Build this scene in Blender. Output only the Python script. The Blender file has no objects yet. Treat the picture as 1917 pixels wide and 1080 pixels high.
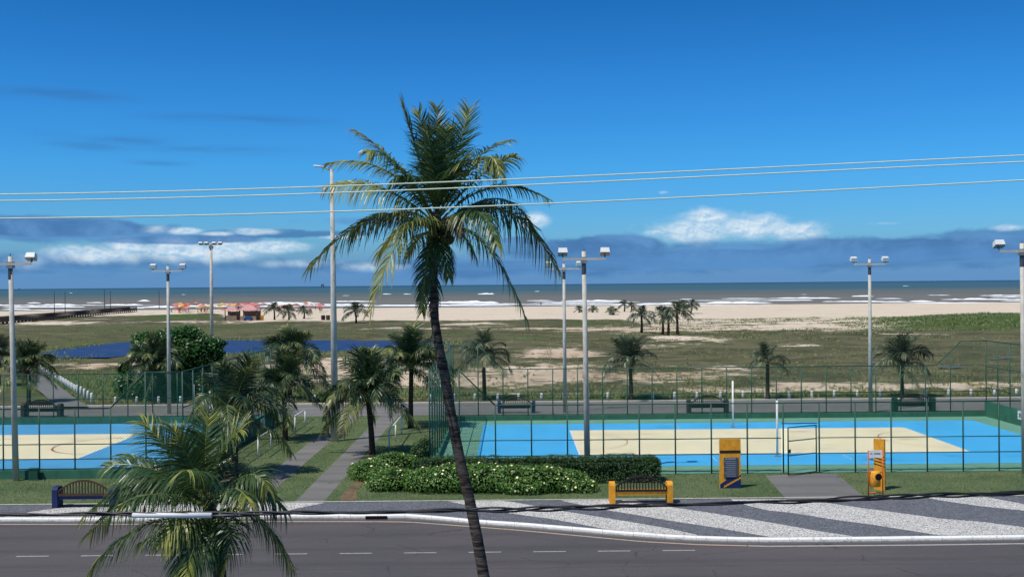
import bpy, math, random
import numpy as np
from mathutils import Vector, Matrix, noise as mnoise
R = math.radians
random.seed(7)
sc = bpy.context.scene
col = sc.collection
PI = math.pi

# ------------------------------------------------------------------ camera
F = 2050.0; W, H = 1917.0, 1080.0; HC = 8.0
PITCH = 7.6 / F
ROLL = -0.00895
cam_d = bpy.data.cameras.new("camera"); cam = bpy.data.objects.new("camera", cam_d); col.objects.link(cam)
M3 = (Matrix.Rotation(PI/2 - PITCH, 3, 'X') @ Matrix.Rotation(ROLL, 3, 'Z'))
cam.matrix_world = Matrix.Translation((0, 0, HC)) @ M3.to_4x4()
cam_d.sensor_width = 36.0; cam_d.lens = 36.0 * F / W
cam_d.clip_start = 0.5; cam_d.clip_end = 60000
sc.camera = cam
M3I = M3.transposed()

def ray(px, py):
    return M3 @ Vector(((px - W/2)/F, -(py - H/2)/F, -1.0))
def G(px, py, z=0.0):
    """point of the level ground seen at photo pixel px,py"""
    d = ray(px, py); t = (z - HC)/d.z
    return Vector((d.x*t, d.y*t, z))
def AT(px, py, Y):
    """point seen at pixel px,py at distance Y down the view"""
    d = ray(px, py); t = Y/d.y
    return Vector((d.x*t, Y, HC + d.z*t))

# ------------------------------------------------------------------ helpers
class MB:
    def __init__(s): s.v = []; s.f = []; s.a = []; s.c = 0.0
    def vert(s, p, a=None):
        s.v.append(tuple(p)); s.a.append(s.c if a is None else a); return len(s.v) - 1
    def poly(s, pts, a=None):
        s.f.append([s.vert(p, a) for p in pts])
    def box(s, c, size, rz=0.0, rot=None, taper=1.0):
        hx, hy, hz = size[0]/2, size[1]/2, size[2]/2
        m = rot if rot is not None else Matrix.Rotation(rz, 3, 'Z')
        i0 = len(s.v)
        for z in (-1, 1):
            k = 1.0 if z < 0 else taper
            for x, y in ((-1, -1), (1, -1), (1, 1), (-1, 1)):
                s.vert(Vector(c) + m @ Vector((x*hx*k, y*hy*k, z*hz)))
        for q in ((3,2,1,0),(4,5,6,7),(0,1,5,4),(1,2,6,5),(2,3,7,6),(3,0,4,7)):
            s.f.append([i0+k for k in q])
    def tube(s, pts, rad, n=8, cap=True, wob=None):
        pts = [Vector(p) for p in pts]
        if not hasattr(rad, '__len__'): rad = [rad]*len(pts)
        rings = []; prev = None
        for i, p in enumerate(pts):
            t = (pts[min(i+1, len(pts)-1)] - pts[max(i-1, 0)]).normalized()
            if prev is None:
                u = Vector((1,0,0)) if abs(t.x) < .9 else Vector((0,1,0))
                u = (u - t*u.dot(t)).normalized()
            else:
                u = (prev - t*prev.dot(t)).normalized()
            prev = u; w = t.cross(u)
            rings.append([s.vert(p + (u*math.cos(2*PI*k/n) + w*math.sin(2*PI*k/n))*rad[i]) for k in range(n)])
        for a, b in zip(rings, rings[1:]):
            for k in range(n):
                s.f.append([a[k], a[(k+1) % n], b[(k+1) % n], b[k]])
        if cap:
            s.f.append(list(reversed(rings[0]))); s.f.append(rings[-1])
    def lathe(s, c, prof, n=16, sx=1, sy=1):
        rings = []
        for r, z in prof:
            rings.append([s.vert((c[0]+r*sx*math.cos(2*PI*k/n), c[1]+r*sy*math.sin(2*PI*k/n), c[2]+z)) for k in range(n)])
        for a, b in zip(rings, rings[1:]):
            for k in range(n): s.f.append([a[k], a[(k+1) % n], b[(k+1) % n], b[k]])
        s.f.append(list(reversed(rings[0]))); s.f.append(rings[-1])
    def prism(s, outline, depth_vec):
        """outline: list of points (planar), extruded by depth_vec"""
        d = Vector(depth_vec); a = [s.vert(p) for p in outline]; b = [s.vert(Vector(p)+d) for p in outline]
        n = len(a)
        s.f.append(list(reversed(a))); s.f.append(b)
        for k in range(n): s.f.append([a[k], a[(k+1) % n], b[(k+1) % n], b[k]])
    def build(s, name, mat, parent=None, smooth=False, label=None, attr=False, loc=None, data_only=False):
        me = bpy.data.meshes.new(name); me.from_pydata(s.v, [], s.f)
        if attr:
            at = me.attributes.new("tint", 'FLOAT', 'POINT'); at.data.foreach_set("value", np.array(s.a, dtype=np.float32))
        if smooth: me.polygons.foreach_set("use_smooth", [True]*len(me.polygons))
        if isinstance(mat, (list, tuple)):
            for m in mat: me.materials.append(m)
        else: me.materials.append(mat)
        me.update()
        if data_only: return me
        o = bpy.data.objects.new(name, me); col.objects.link(o)
        if parent: o.parent = parent
        if loc is not None: o.location = loc
        if label: o['label'] = label
        return o

def tag(o, label, cat=None, group=None, kind=None):
    if label: o['label'] = label
    if cat: o['category'] = cat
    if group: o['group'] = group
    if kind: o['kind'] = kind
    return o
def thing(name, label, cat, loc=(0,0,0), rz=0.0, group=None):
    o = bpy.data.objects.new(name, None); col.objects.link(o); o.empty_display_size = .2
    o.location = loc; o.rotation_euler = (0, 0, rz)
    return tag(o, label, cat, group)
def link(name, me, parent=None, loc=(0,0,0), rot=(0,0,0), scale=(1,1,1)):
    o = bpy.data.objects.new(name, me); col.objects.link(o); o.parent = parent
    o.location = loc; o.rotation_euler = rot; o.scale = scale
    return o
def kids(o): return [c for c in bpy.data.objects if c.parent == o]
def dup(root, loc, rz, label, scale=None):
    r = root.copy(); col.objects.link(r); r.location = loc; r.rotation_euler = (0,0,rz)
    if scale: r.scale = scale
    r['label'] = label
    for ch in kids(root):
        c = ch.copy(); col.objects.link(c); c.parent = r
        for g in kids(ch):
            d = g.copy(); col.objects.link(d); d.parent = c
    return r
ORD = ['first','second','third','fourth','fifth','sixth','seventh','eighth','ninth','tenth','eleventh','twelfth','thirteenth','fourteenth','fifteenth','sixteenth','seventeenth','eighteenth','nineteenth','twentieth','twenty-first','twenty-second','twenty-third','twenty-fourth','twenty-fifth','twenty-sixth','twenty-seventh','twenty-eighth','twenty-ninth','thirtieth']

# ------------------------------------------------------------------ node helpers
def lin(r, g, b):
    def c(u):
        u /= 255.0
        return u/12.92 if u <= .04045 else ((u+.055)/1.055)**2.4
    return (c(r), c(g), c(b), 1.0)
class NT:
    def __init__(s, nt): s.nt = nt; s.n = nt.nodes; s.l = nt.links
    def sock(s, node, idx, v):
        if v is None: return
        if isinstance(v, bpy.types.NodeSocket): s.l.new(v, node.inputs[idx])
        else: node.inputs[idx].default_value = v
    def m(s, op, a, b=None, c=None, clamp=False):
        n = s.n.new('ShaderNodeMath'); n.operation = op; n.use_clamp = clamp
        s.sock(n, 0, a); s.sock(n, 1, b); s.sock(n, 2, c); return n.outputs[0]
    def mix(s, f, a, b, blend='MIX'):
        n = s.n.new('ShaderNodeMix'); n.data_type = 'RGBA'; n.blend_type = blend
        s.sock(n, 0, f); s.sock(n, 6, a); s.sock(n, 7, b); return n.outputs[2]
    def ss(s, v, lo, hi, a=0.0, b=1.0):
        n = s.n.new('ShaderNodeMapRange'); n.interpolation_type = 'SMOOTHSTEP'
        s.sock(n, 0, v); s.sock(n, 1, lo); s.sock(n, 2, hi); s.sock(n, 3, a); s.sock(n, 4, b); return n.outputs[0]
    def noise(s, vec, scale, detail=4, rough=.55, dist=0.0, col=False):
        n = s.n.new('ShaderNodeTexNoise'); s.sock(n, 'Vector', vec); n.inputs['Scale'].default_value = scale
        n.inputs['Detail'].default_value = detail; n.inputs['Roughness'].default_value = rough; n.inputs['Distortion'].default_value = dist
        return n.outputs[1 if col else 0]
    def voro(s, vec, scale, feature='F1', out=0, rnd=1.0):
        n = s.n.new('ShaderNodeTexVoronoi'); n.feature = feature; s.sock(n, 'Vector', vec)
        n.inputs['Scale'].default_value = scale; n.inputs['Randomness'].default_value = rnd; return n.outputs[out]
    def pos(s): return s.n.new('ShaderNodeNewGeometry').outputs['Position']
    def obj(s): return s.n.new('ShaderNodeTexCoord').outputs['Object']
    def scale(s, v, x, y, z):
        n = s.n.new('ShaderNodeMapping'); s.l.new(v, n.inputs[0]); n.inputs[3].default_value = (x, y, z); return n.outputs[0]
    def sep(s, v):
        n = s.n.new('ShaderNodeSeparateXYZ'); s.l.new(v, n.inputs[0]); return n.outputs
    def comb(s, x, y, z):
        n = s.n.new('ShaderNodeCombineXYZ'); s.sock(n, 0, x); s.sock(n, 1, y); s.sock(n, 2, z); return n.outputs[0]
    def attr(s, name):
        n = s.n.new('ShaderNodeAttribute'); n.attribute_name = name; return n.outputs['Fac']
    def bump(s, h, strength=.3, dist=.02):
        n = s.n.new('ShaderNodeBump'); n.inputs['Strength'].default_value = strength; n.inputs['Distance'].default_value = dist
        s.l.new(h, n.inputs['Height']); return n.outputs[0]
def material(name, rough=.8, spec=.3, metal=0.0):
    m = bpy.data.materials.new(name); m.use_nodes = True
    t = NT(m.node_tree); b = m.node_tree.nodes['Principled BSDF']
    b.inputs['Roughness'].default_value = rough; b.inputs['Specular IOR Level'].default_value = spec; b.inputs['Metallic'].default_value = metal
    return m, t, b
def simple(name, c, rough=.7, spec=.3, metal=0.0, var=.18, scale=6.0, bump=0.0, dirt=None):
    """plain paint or stone with uneven wear"""
    m, t, b = material(name, rough, spec, metal)
    o = t.obj(); n = t.noise(o, scale, 6, .65)
    k = 1.0 - var
    dk = (c[0]*k, c[1]*k, c[2]*k, 1); lt = (min(1, c[0]*(1+var*.6)), min(1, c[1]*(1+var*.6)), min(1, c[2]*(1+var*.6)), 1)
    cc = t.mix(t.ss(n, .3, .7), dk, lt)
    if dirt:
        n2 = t.noise(t.scale(o, 1, 1, .25), scale*2.3, 5, .7)
        cc = t.mix(t.ss(n2, .52, .72, 0, .7), cc, dirt)
    t.l.new(cc, b.inputs['Base Color'])
    if bump: t.l.new(t.bump(n, bump, .02), b.inputs['Normal'])
    return m

# ------------------------------------------------------------------ sky and sun
world = bpy.data.worlds.new("World"); sc.world = world; world.use_nodes = True
wt = NT(world.node_tree); bg = world.node_tree.nodes['Background']
SUN = Vector((-0.44, -0.33, 1.0)).normalized()
sky = wt.n.new('ShaderNodeTexSky'); sky.sky_type = 'NISHITA'; sky.sun_disc = False
sky.sun_elevation = math.asin(SUN.z); sky.sun_rotation = math.atan2(SUN.x, SUN.y)
sky.air_density = 1.0; sky.dust_density = 0.3; sky.ozone_density = 3.0
tc = wt.n.new('ShaderNodeTexCoord').outputs['Generated']
x, y, z = wt.sep(tc)
az = wt.m('ARCTAN2', x, y)
el = wt.m('ARCSINE', z)
u = wt.m('MULTIPLY', az, F); v = wt.m('MULTIPLY', el, F)     # in hundredths of a degree or so
wv = wt.comb(wt.m('MULTIPLY', u, .01), wt.m('MULTIPLY', v, .018), 0.0)
n1 = wt.noise(wv, 1.0, 8, .6, .4)
n2 = wt.noise(wt.comb(wt.m('MULTIPLY', u, .03), wt.m('MULTIPLY', v, .05), 3.0), 1.0, 6, .6, .2)
ns = wt.noise(wt.comb(wt.m('MULTIPLY', u, .0035), wt.m('MULTIPLY', v, .03), 7.0), 1.0, 6, .55, .3)
def blobs(lst):
    tot = None
    for (px, py, w_, h_, k) in lst:
        a = math.atan((px - W/2)/F)*F; e = (541 - .00895*px - py)
        dx = wt.m('DIVIDE', wt.m('SUBTRACT', u, a), w_); dy = wt.m('DIVIDE', wt.m('SUBTRACT', v, e), h_)
        r2 = wt.m('ADD', wt.m('MULTIPLY', dx, dx), wt.m('MULTIPLY', dy, dy))
        g = wt.m('MULTIPLY', wt.m('EXPONENT', wt.m('MULTIPLY', r2, -1.0)), k)
        tot = g if tot is None else wt.m('MAXIMUM', tot, g)
    return tot
# clear-sky colour: physical sky deepened towards blue the way a clear tropical sky reads
hs = wt.n.new('ShaderNodeHueSaturation'); hs.inputs['Saturation'].default_value = 1.2; hs.inputs['Value'].default_value = 1.0
wt.l.new(sky.outputs[0], hs.inputs['Color'])
grad = wt.n.new('ShaderNodeValToRGB'); wt.l.new(wt.m('DIVIDE', v, 2400.0), grad.inputs[0])
SKYTINT = [(0.0,(.40,.66,1.15)), (.03,(.31,.68,1.16)), (.09,(.225,.765,1.28)), (.15,(.185,.71,1.2)), (.24,(.10,.56,.95)), (.45,(.9,.98,1.0)), (1.0,(1.0,1.0,1.0))]
cr = grad.color_ramp
while len(cr.elements) < len(SKYTINT): cr.elements.new(.5)
for e_, (p_, c_) in zip(cr.elements, SKYTINT): e_.position = p_; e_.color = (*c_, 1)
skyc = wt.mix(1.0, hs.outputs[0], grad.outputs[0], 'MULTIPLY')
CL = 10.0
def cc_(r, g, b):
    c = lin(r, g, b); return (c[0]*CL, c[1]*CL, c[2]*CL, 1)
# low grey-blue bank
band_r = blobs([(1500,478,720,34,1.0),(1100,470,220,34,1.0),(1850,462,260,28,1.0),(1000,500,700,26,.8)])
band_l = blobs([(60,440,300,24,1.0),(330,452,190,12,1.0),(520,440,200,10,.9),(700,415,160,12,.7),(150,500,500,30,.7),(650,500,300,20,.6)])
bandm = wt.ss(wt.m('ADD', wt.m('MAXIMUM', band_r, band_l), wt.m('MULTIPLY', wt.m('SUBTRACT', n1, .5), 1.1)), .36, .68)
# wisps high on the left
wis = blobs([(190,283,110,16,1.0),(70,208,170,13,.75),(400,292,150,9,.75),(450,238,190,12,.65),(300,318,60,6,.6)])
wism = wt.ss(wt.m('MULTIPLY', wis, wt.ss(ns, .25, .75)), .0, .9, 0, .55)
wash = wt.ss(v, 10.0, 95.0, .75, 0.0)
c = wt.mix(wism, skyc, cc_(58,98,150))
c = wt.mix(wash, c, cc_(82,138,198))
lowgap = wt.ss(v, 0.0, 34.0, .0, 1.0)
# white cumulus behind the bank
cum = blobs([(1300,434,110,30,1.0),(1410,426,90,32,1.0),(1330,408,60,22,1.0),(1480,436,85,24,.95),(1235,436,50,9,.9),(1000,413,40,19,1.1),(1245,362,16,6,.75),
             (1890,436,40,8,.8),(1660,424,60,5,.55)])
cuml = blobs([(290,435,36,9,1.0),(345,437,44,9,1.0),(410,441,44,6,.95),(480,437,60,8,1.0),(135,476,30,17,.95),(235,466,44,20,1.0),(325,464,50,22,1.05),(425,464,60,20,1.05),(190,482,120,22,.95),(370,474,150,27,1.0),(510,464,80,16,1.0),(640,445,60,5,.9),(700,500,90,15,.75),(60,495,60,22,.65),(560,495,120,12,.65)])
cm = wt.m('MAXIMUM', cum, wt.m('MULTIPLY', cuml, 1.08))
cumm = wt.ss(wt.m('ADD', cm, wt.m('ADD', wt.m('MULTIPLY', wt.m('SUBTRACT', n2, .5), .8), wt.m('MULTIPLY', wt.m('SUBTRACT', n1, .5), .7))), .34, 1.0)
n2b = wt.noise(wt.comb(wt.m('MULTIPLY', wt.m('ADD', u, 3.0), .03), wt.m('MULTIPLY', wt.m('ADD', v, -5.0), .05), 3.0), 1.0, 6, .6, .2)
shade = wt.ss(wt.m('SUBTRACT', n2, n2b), -.16, .18)
ccol = wt.mix(shade, cc_(226,238,246), cc_(160,200,232))
c = wt.mix(wt.m('MULTIPLY', cumm, .93), c, ccol)
bandc = wt.mix(wt.ss(ns, .35, .65), cc_(70,118,172), cc_(94,148,204))
# the nearer bank hides the feet of the right cumulus, and lies behind the left ones
front = blobs([(1130,462,150,24,1.0),(1350,486,320,22,1.0),(1700,470,330,24,1.0),(980,450,60,10,.8),(60,434,260,22,1.0),(340,453,150,9,1.0),(1550,460,60,12,.9)])
frontm = wt.ss(wt.m('ADD', front, wt.m('MULTIPLY', wt.m('SUBTRACT', n1, .5), .9)), .4, .62)
bm = wt.m('MULTIPLY', bandm, wt.m('SUBTRACT', 1.0, wt.m('MULTIPLY', cumm, .8)))
c = wt.mix(wt.m('MULTIPLY', bm, .8), c, bandc)
fcol = wt.mix(wt.ss(v, 22.0, 78.0), cc_(90,144,200), wt.mix(wt.ss(n1, .38, .66), cc_(70,116,170), cc_(98,148,202)))
c = wt.mix(wt.m('MULTIPLY', frontm, .8), c, fcol)
wt.l.new(c, bg.inputs[0]); bg.inputs[1].default_value = .1
sl = bpy.data.lights.new("sun", 'SUN'); sl.energy = 4.0; sl.angle = R(.5); sl.color = (1.0, .955, .88)
so = bpy.data.objects.new("sun", sl); col.objects.link(so)
so.rotation_euler = (-SUN).to_track_quat('-Z', 'Y').to_euler()
vs = sc.view_settings; vs.view_transform = 'Standard'; vs.look = 'None'; vs.exposure = 0; vs.gamma = 1

# ------------------------------------------------------------------ materials
GREENP = lin(30, 84, 62)
m_green = simple('green_paint', lin(34,80,62), .5, .4, var=.25, dirt=lin(50,70,60))
m_mesh = simple('green_wire', lin(34,86,64), .5, .4, var=.1)
m_wallg = simple('green_wall_paint', lin(64,114,92), .8, .2, var=.18, scale=1.5, dirt=lin(34,66,52))
m_courtg = simple('green_court_paint', lin(112,160,136), .85, .15, var=.14, scale=.6, dirt=lin(92,132,112))
m_blue = simple('blue_court_paint', lin(76,176,228), .85, .15, var=.08, scale=.45, dirt=lin(76,156,204))
m_blue2 = simple('blue_court_paint_worn', lin(82,156,200), .85, .15, var=.1, scale=.45, dirt=lin(70,132,180))
m_cream = simple('cream_court_paint', lin(232,222,184), .85, .15, var=.07, scale=.4, dirt=lin(208,196,158))
m_white = simple('white_paint', lin(232,232,226), .6, .3, var=.08, scale=8, dirt=lin(170,166,150))
m_red = simple('faded_red_line', lin(150,84,74), .8, .1, var=.3)
m_conc = simple('pole_concrete', lin(200,194,180), .85, .2, var=.16, scale=2.5, bump=.2, dirt=lin(120,116,106))
m_lampw = simple('lamp_housing_white', lin(222,222,216), .5, .4, var=.08)
m_lampd = simple('lamp_glass_dark', lin(72,74,78), .25, .6, var=.3, scale=12)
m_steel = simple('galvanised_steel', lin(150,150,146), .5, .5, .4, var=.2)
m_brown = simple('brown_wood', lin(78,60,42), .7, .3, var=.3, scale=9)
m_dkwood = simple('dark_wood', lin(46,36,32), .7, .3, var=.3, scale=9)
m_yellow = simple('yellow_paint', lin(232,160,50), .7, .2, var=.18, scale=5, dirt=lin(150,108,56))
m_navy = simple('navy_paint', lin(30,44,92), .6, .3, var=.2, scale=3)
m_black = simple('black_rubber', (.012,.012,.013,1), .5, .4, var=.2)
m_orange = simple('orange_paint', lin(214,92,40), .55, .3, var=.15, scale=4)
m_plaque = simple('grey_plaque', lin(74,80,92), .4, .5, var=.12)
m_text = simple('pale_lettering', lin(170,176,186), .6, .2, var=.1)
m_dtext = simple('dark_lettering', lin(60,66,80), .6, .2, var=.1)
m_dark = simple('painted_hole_shade', (.01,.01,.01,1), .9, .1)  # near-black colour painted as the shade inside openings
m_cable = simple('cable_rubber', (.018,.018,.02,1), .45, .4)
m_wire = simple('bare_aluminium_wire', lin(224,232,204), .6, .3, .0, var=.1)
m_sleeve = simple('white_plastic_sleeve', lin(214,214,210), .4, .4, var=.05)
m_pinkt = simple('pink_canvas', lin(204,150,146), .85, .1, var=.15, scale=2)
m_trunkd = None

def asphalt(name, a, b_, patch):
    m, t, b = material(name, .85, .25)
    p = t.pos()
    big = t.noise(t.scale(p, .12, .35, 1), 1.0, 5, .6, .6)
    mid = t.noise(t.scale(p, .6, 1.2, 1), 1.0, 6, .65)
    fine = t.noise(p, 55, 3, .8)
    cc = t.mix(t.ss(big, .35, .68), a, b_)
    cc = t.mix(t.ss(mid, .5, .75, 0, .4), cc, patch)
    cc = t.mix(t.ss(fine, .3, .7, 0, 1), t.mix(.22, cc, (.0,.0,.0,1)), t.mix(.09, cc, (.6,.6,.6,1)))
    dd = t.m('ABSOLUTE', t.m('SUBTRACT', t.m('FRACT', t.m('DIVIDE', t.sep(p)[1], 1.83)), .5))
    cc = t.mix(t.ss(t.m('ADD', dd, t.m('MULTIPLY', t.m('SUBTRACT', big, .5), .3)), .0, .25, .16, 0), cc, (.012,.012,.012,1))
    ck = t.voro(t.mix(.12, t.scale(p, .35, .5, 1), t.noise(p, 1.2, 4, .7, col=True)), 1.0, 'DISTANCE_TO_EDGE', 0, 1.0)
    cc = t.mix(t.m('MULTIPLY', t.ss(ck, .0, .012, .55, 0), t.ss(mid, .42, .6)), cc, (.012,.012,.012,1))
    # long tar seams
    sx, sy, sz = t.sep(p)
    w = t.m('ABSOLUTE', t.m('SUBTRACT', t.m('ADD', sy, t.m('MULTIPLY', t.noise(t.scale(p,.3,.3,1), 1.0, 3), .5)), 31.7))
    cc = t.mix(t.ss(w, .0, .05, .35, 0), cc, (.02,.02,.02,1))
    t.l.new(cc, b.inputs['Base Color']); t.l.new(t.bump(fine, .35, .01), b.inputs['Normal'])
    return m
m_road = asphalt('road_asphalt', lin(72,68,70), lin(84,77,76), lin(94,85,82))
m_path = asphalt('path_asphalt', lin(110,108,104), lin(126,122,117), lin(116,110,102))

def stone(name, a, b_, joint, sc_=15.0, jw=.05):
    m, t, b = material(name, .8, .3)
    p = t.pos()
    ed = t.voro(p, sc_, 'DISTANCE_TO_EDGE', 0, .9)
    cell = t.n.new('ShaderNodeTexVoronoi'); t.l.new(p, cell.inputs['Vector']); cell.inputs['Scale'].default_value = sc_; cell.inputs['Randomness'].default_value = .9
    cs = t.sep(cell.outputs['Color'])[0]
    big = t.noise(p, .7, 5, .6)
    cc = t.mix(cs, a, b_)
    cc = t.mix(t.ss(big, .45, .75, 0, .45), cc, t.mix(.5, cc, joint))
    cc = t.mix(t.ss(ed, jw*.4, jw*1.6), joint, cc)
    t.l.new(cc, b.inputs['Base Color']); t.l.new(t.bump(t.ss(ed, 0, .12), .5, .01), b.inputs['Normal'])
    return m
m_pavew = stone('white_paving_stones', lin(196,194,188), lin(228,224,216), lin(128,124,118), 11.0, .075)
m_paved = stone('grey_paving_stones', lin(94,96,104), lin(122,123,128), lin(68,69,72), 11.0, .05)

def kerb_mat():
    m, t, b = material('whitewashed_kerb', .85, .2)
    p = t.pos(); n = t.noise(p, 5, 7, .75); n2 = t.noise(p, 22, 4, .7)
    cc = t.mix(t.ss(n, .56, .7, 0, .8), lin(236,232,224), lin(140,134,126))
    cc = t.mix(t.ss(n2, .6, .72, 0, .5), cc, lin(90,86,82))
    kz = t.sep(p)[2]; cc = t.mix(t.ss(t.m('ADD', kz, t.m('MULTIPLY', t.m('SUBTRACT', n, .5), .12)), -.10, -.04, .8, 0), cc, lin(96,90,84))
    jx = t.m('FRACT', t.m('MULTIPLY', t.sep(p)[0], 1.05)); cc = t.mix(t.ss(jx, .0, .03, .5, 0), cc, lin(80,76,72))
    t.l.new(cc, b.inputs['Base Color']); t.l.new(t.bump(n, .6, .03), b.inputs['Normal']); return m
m_kerb = kerb_mat()
def linepaint(name, c):
    m, t, b = material(name, .8, .2); p = t.pos(); n = t.noise(p, 9, 6, .8)
    cc = t.mix(t.ss(n, .48, .66, 0, .75), c, lin(110,106,104)); t.l.new(cc, b.inputs['Base Color']); return m
m_lane = linepaint('worn_road_paint', lin(164,160,154))
m_edge = linepaint('worn_cream_paint', lin(180,160,140))

def lawn_mat():
    m, t, b = material('lawn_grass', .95, .1); p = t.pos()
    big = t.noise(p, .35, 5, .6, .5); mid = t.noise(p, 2.2, 6, .7); fine = t.noise(t.scale(p, 1, .6, 1), 26, 4, .8)
    cc = t.mix(t.ss(big, .35, .65), lin(94,112,76), lin(116,128,90))
    cc = t.mix(t.ss(mid, .5, .75, 0, .6), cc, lin(132,136,92))
    cc = t.mix(t.ss(t.noise(p, 1.1, 6, .7), .58, .72, 0, .6), cc, lin(120,104,78))
    cc = t.mix(t.ss(fine, .35, .65, .45, 0), cc, lin(26,46,16))
    t.l.new(cc, b.inputs['Base Color']); t.l.new(t.bump(fine, .9, .05), b.inputs['Normal']); return m
m_lawn = lawn_mat()

def ground_mat():
    m, t, b = material('dune_ground', .95, .08); p = t.pos()
    sand = t.attr('sand'); green = t.attr('green'); wet = t.attr('wet'); red = t.attr('red')
    strk = t.noise(t.scale(p, .13, .15, 1), 1.0, 8, .68, .8)
    mid = t.noise(t.scale(p, .6, .5, 1), 1.0, 7, .75, .3)
    fine = t.noise(p, 4.0, 5, .8)
    nn = t.m('ADD', t.m('ADD', t.m('MULTIPLY', strk, .5), t.m('MULTIPLY', mid, .35)), t.m('MULTIPLY', fine, .15))
    # scrub flats
    flat = t.mix(t.ss(strk, .35, .65), lin(72,74,50), lin(110,106,78))
    flat = t.mix(t.ss(mid, .5, .72, 0, .5), flat, lin(70,76,50))
    gr = t.mix(t.ss(mid, .35, .65), lin(58,80,38), lin(92,104,54))
    gmask = t.ss(t.m('ADD', green, t.m('MULTIPLY', t.m('SUBTRACT', nn, .5), 3.0)), .34, .64)
    cc = t.mix(gmask, flat, gr)
    sd = t.mix(t.ss(nn, .35, .65), lin(204,188,164), lin(222,206,184))
    sd = t.mix(red, sd, t.mix(t.ss(mid, .3, .7), lin(168,138,112), lin(196,168,140)))
    smask = t.ss(t.m('ADD', sand, t.m('MULTIPLY', t.m('SUBTRACT', nn, .5), 4.2)), .34, .64)
    cc = t.mix(smask, cc, sd)
    cc = t.mix(wet, cc, lin(150,128,108))
    cc = t.mix(t.ss(fine, .35, .65, .16, 0), cc, (.03,.03,.02,1))
    t.l.new(cc, b.inputs['Base Color']); t.l.new(t.bump(nn, .6, .25), b.inputs['Normal']); return m
m_ground = ground_mat()

def sea_mat():
    m, t, b = material('sea_water', .6, .12); p = t.pos(); sx, sy, sz = t.sep(p)
    nb = t.noise(t.scale(p, .0012, .004, 1), 1.0, 5, .6)
    nf = t.noise(t.scale(p, .03, .11, 1), 1.0, 6, .7)
    d = t.m('ADD', sy, t.m('MULTIPLY', t.m('SUBTRACT', nb, .5), 700))
    cc = t.mix(t.ss(d, 420, 1000), lin(122,116,104), lin(100,106,100))
    cc = t.mix(t.ss(d, 850, 1500), cc, lin(64,98,110))
    cc = t.mix(t.ss(d, 3000, 9000), cc, lin(40,84,112))
    cc = t.mix(t.ss(nf, .35, .65, .3, 0), cc, (.03,.05,.06,1))
    t.l.new(cc, b.inputs['Base Color']); t.l.new(t.bump(nf, .7, 1.2), b.inputs['Normal']); return m
m_sea = sea_mat()
def pond_mat():
    m, t, b = material('pond_water', .5, .2); p = t.pos(); nf = t.noise(t.scale(p, .35, 1.0, 1), 1.0, 6, .7)
    nb = t.noise(t.scale(p, .06, .12, 1), 1.0, 4, .6)
    cc = t.mix(t.ss(nf, .35, .65), lin(28,52,92), lin(44,72,116))
    cc = t.mix(t.ss(nb, .5, .68, 0, .6), cc, lin(66,62,84))
    t.l.new(cc, b.inputs['Base Color']); t.l.new(t.bump(nf, .8, .3), b.inputs['Normal']); return m
m_pond = pond_mat()
m_puddle = simple('puddle_water_dull', lin(62,80,104), .3, .4, var=.3)
def foam_mat():
    m, t, b = material('sea_foam', .9, .1); p = t.pos(); n = t.noise(t.scale(p, .25, .5, 1.2), 1.0, 6, .7)
    t.l.new(t.mix(t.ss(n, .5, .72, 0, .6), lin(240,242,242), lin(150,158,156)), b.inputs['Base Color']); return m
m_foam = foam_mat()

def leaf_mat(name, g0, g1, yel, brn, rough=.42, transl=.3):
    """tint: 0 fresh green .. .6 yellow .. 1 dead brown"""
    m = bpy.data.materials.new(name); m.use_nodes = True; t = NT(m.node_tree); b = m.node_tree.nodes['Principled BSDF']
    b.inputs['Roughness'].default_value = rough; b.inputs['Specular IOR Level'].default_value = .5
    at = t.attr('tint'); p = t.obj(); n = t.noise(p, 3.0, 3, .6)
    g = t.mix(n, g0, g1); c1 = t.mix(t.ss(at, .24, .60), g, yel); c2 = t.mix(t.ss(at, .66, .98), c1, brn)
    t.l.new(c2, b.inputs['Base Color'])
    tr = t.n.new('ShaderNodeBsdfTranslucent'); t.l.new(c2, tr.inputs[0])
    mx = t.n.new('ShaderNodeMixShader'); mx.inputs[0].default_value = transl
    t.l.new(b.outputs[0], mx.inputs[1]); t.l.new(tr.outputs[0], mx.inputs[2])
    t.l.new(mx.outputs[0], m.node_tree.nodes['Material Output'].inputs['Surface']); return m
m_palm = leaf_mat('palm_leaf', lin(40,68,36), lin(82,108,54), lin(170,170,78), lin(136,112,86), .38, .25)
m_palm3 = leaf_mat('palm_leaf_deep', lin(34,58,36), lin(66,90,52), lin(150,154,84), lin(126,106,84), .4, .2)
m_palm2 = leaf_mat('palm_leaf_dull', lin(50,66,48), lin(80,94,68), lin(136,140,96), lin(126,112,96), .4, .2)
m_hedge = leaf_mat('hedge_leaf', lin(38,70,32), lin(74,104,50), lin(104,128,56), lin(110,96,60), .5, .2)
m_shrub = leaf_mat('shrub_leaf', lin(72,110,46), lin(122,158,70), lin(138,166,70), lin(110,96,60), .4, .3)
m_grape = leaf_mat('broad_leaf', lin(36,74,28), lin(72,118,44), lin(120,150,70), lin(110,96,60), .35, .2)
m_blade = leaf_mat('grass_blade', lin(96,122,74), lin(126,140,92), lin(148,144,84), lin(150,132,96), .7, .3)
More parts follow.
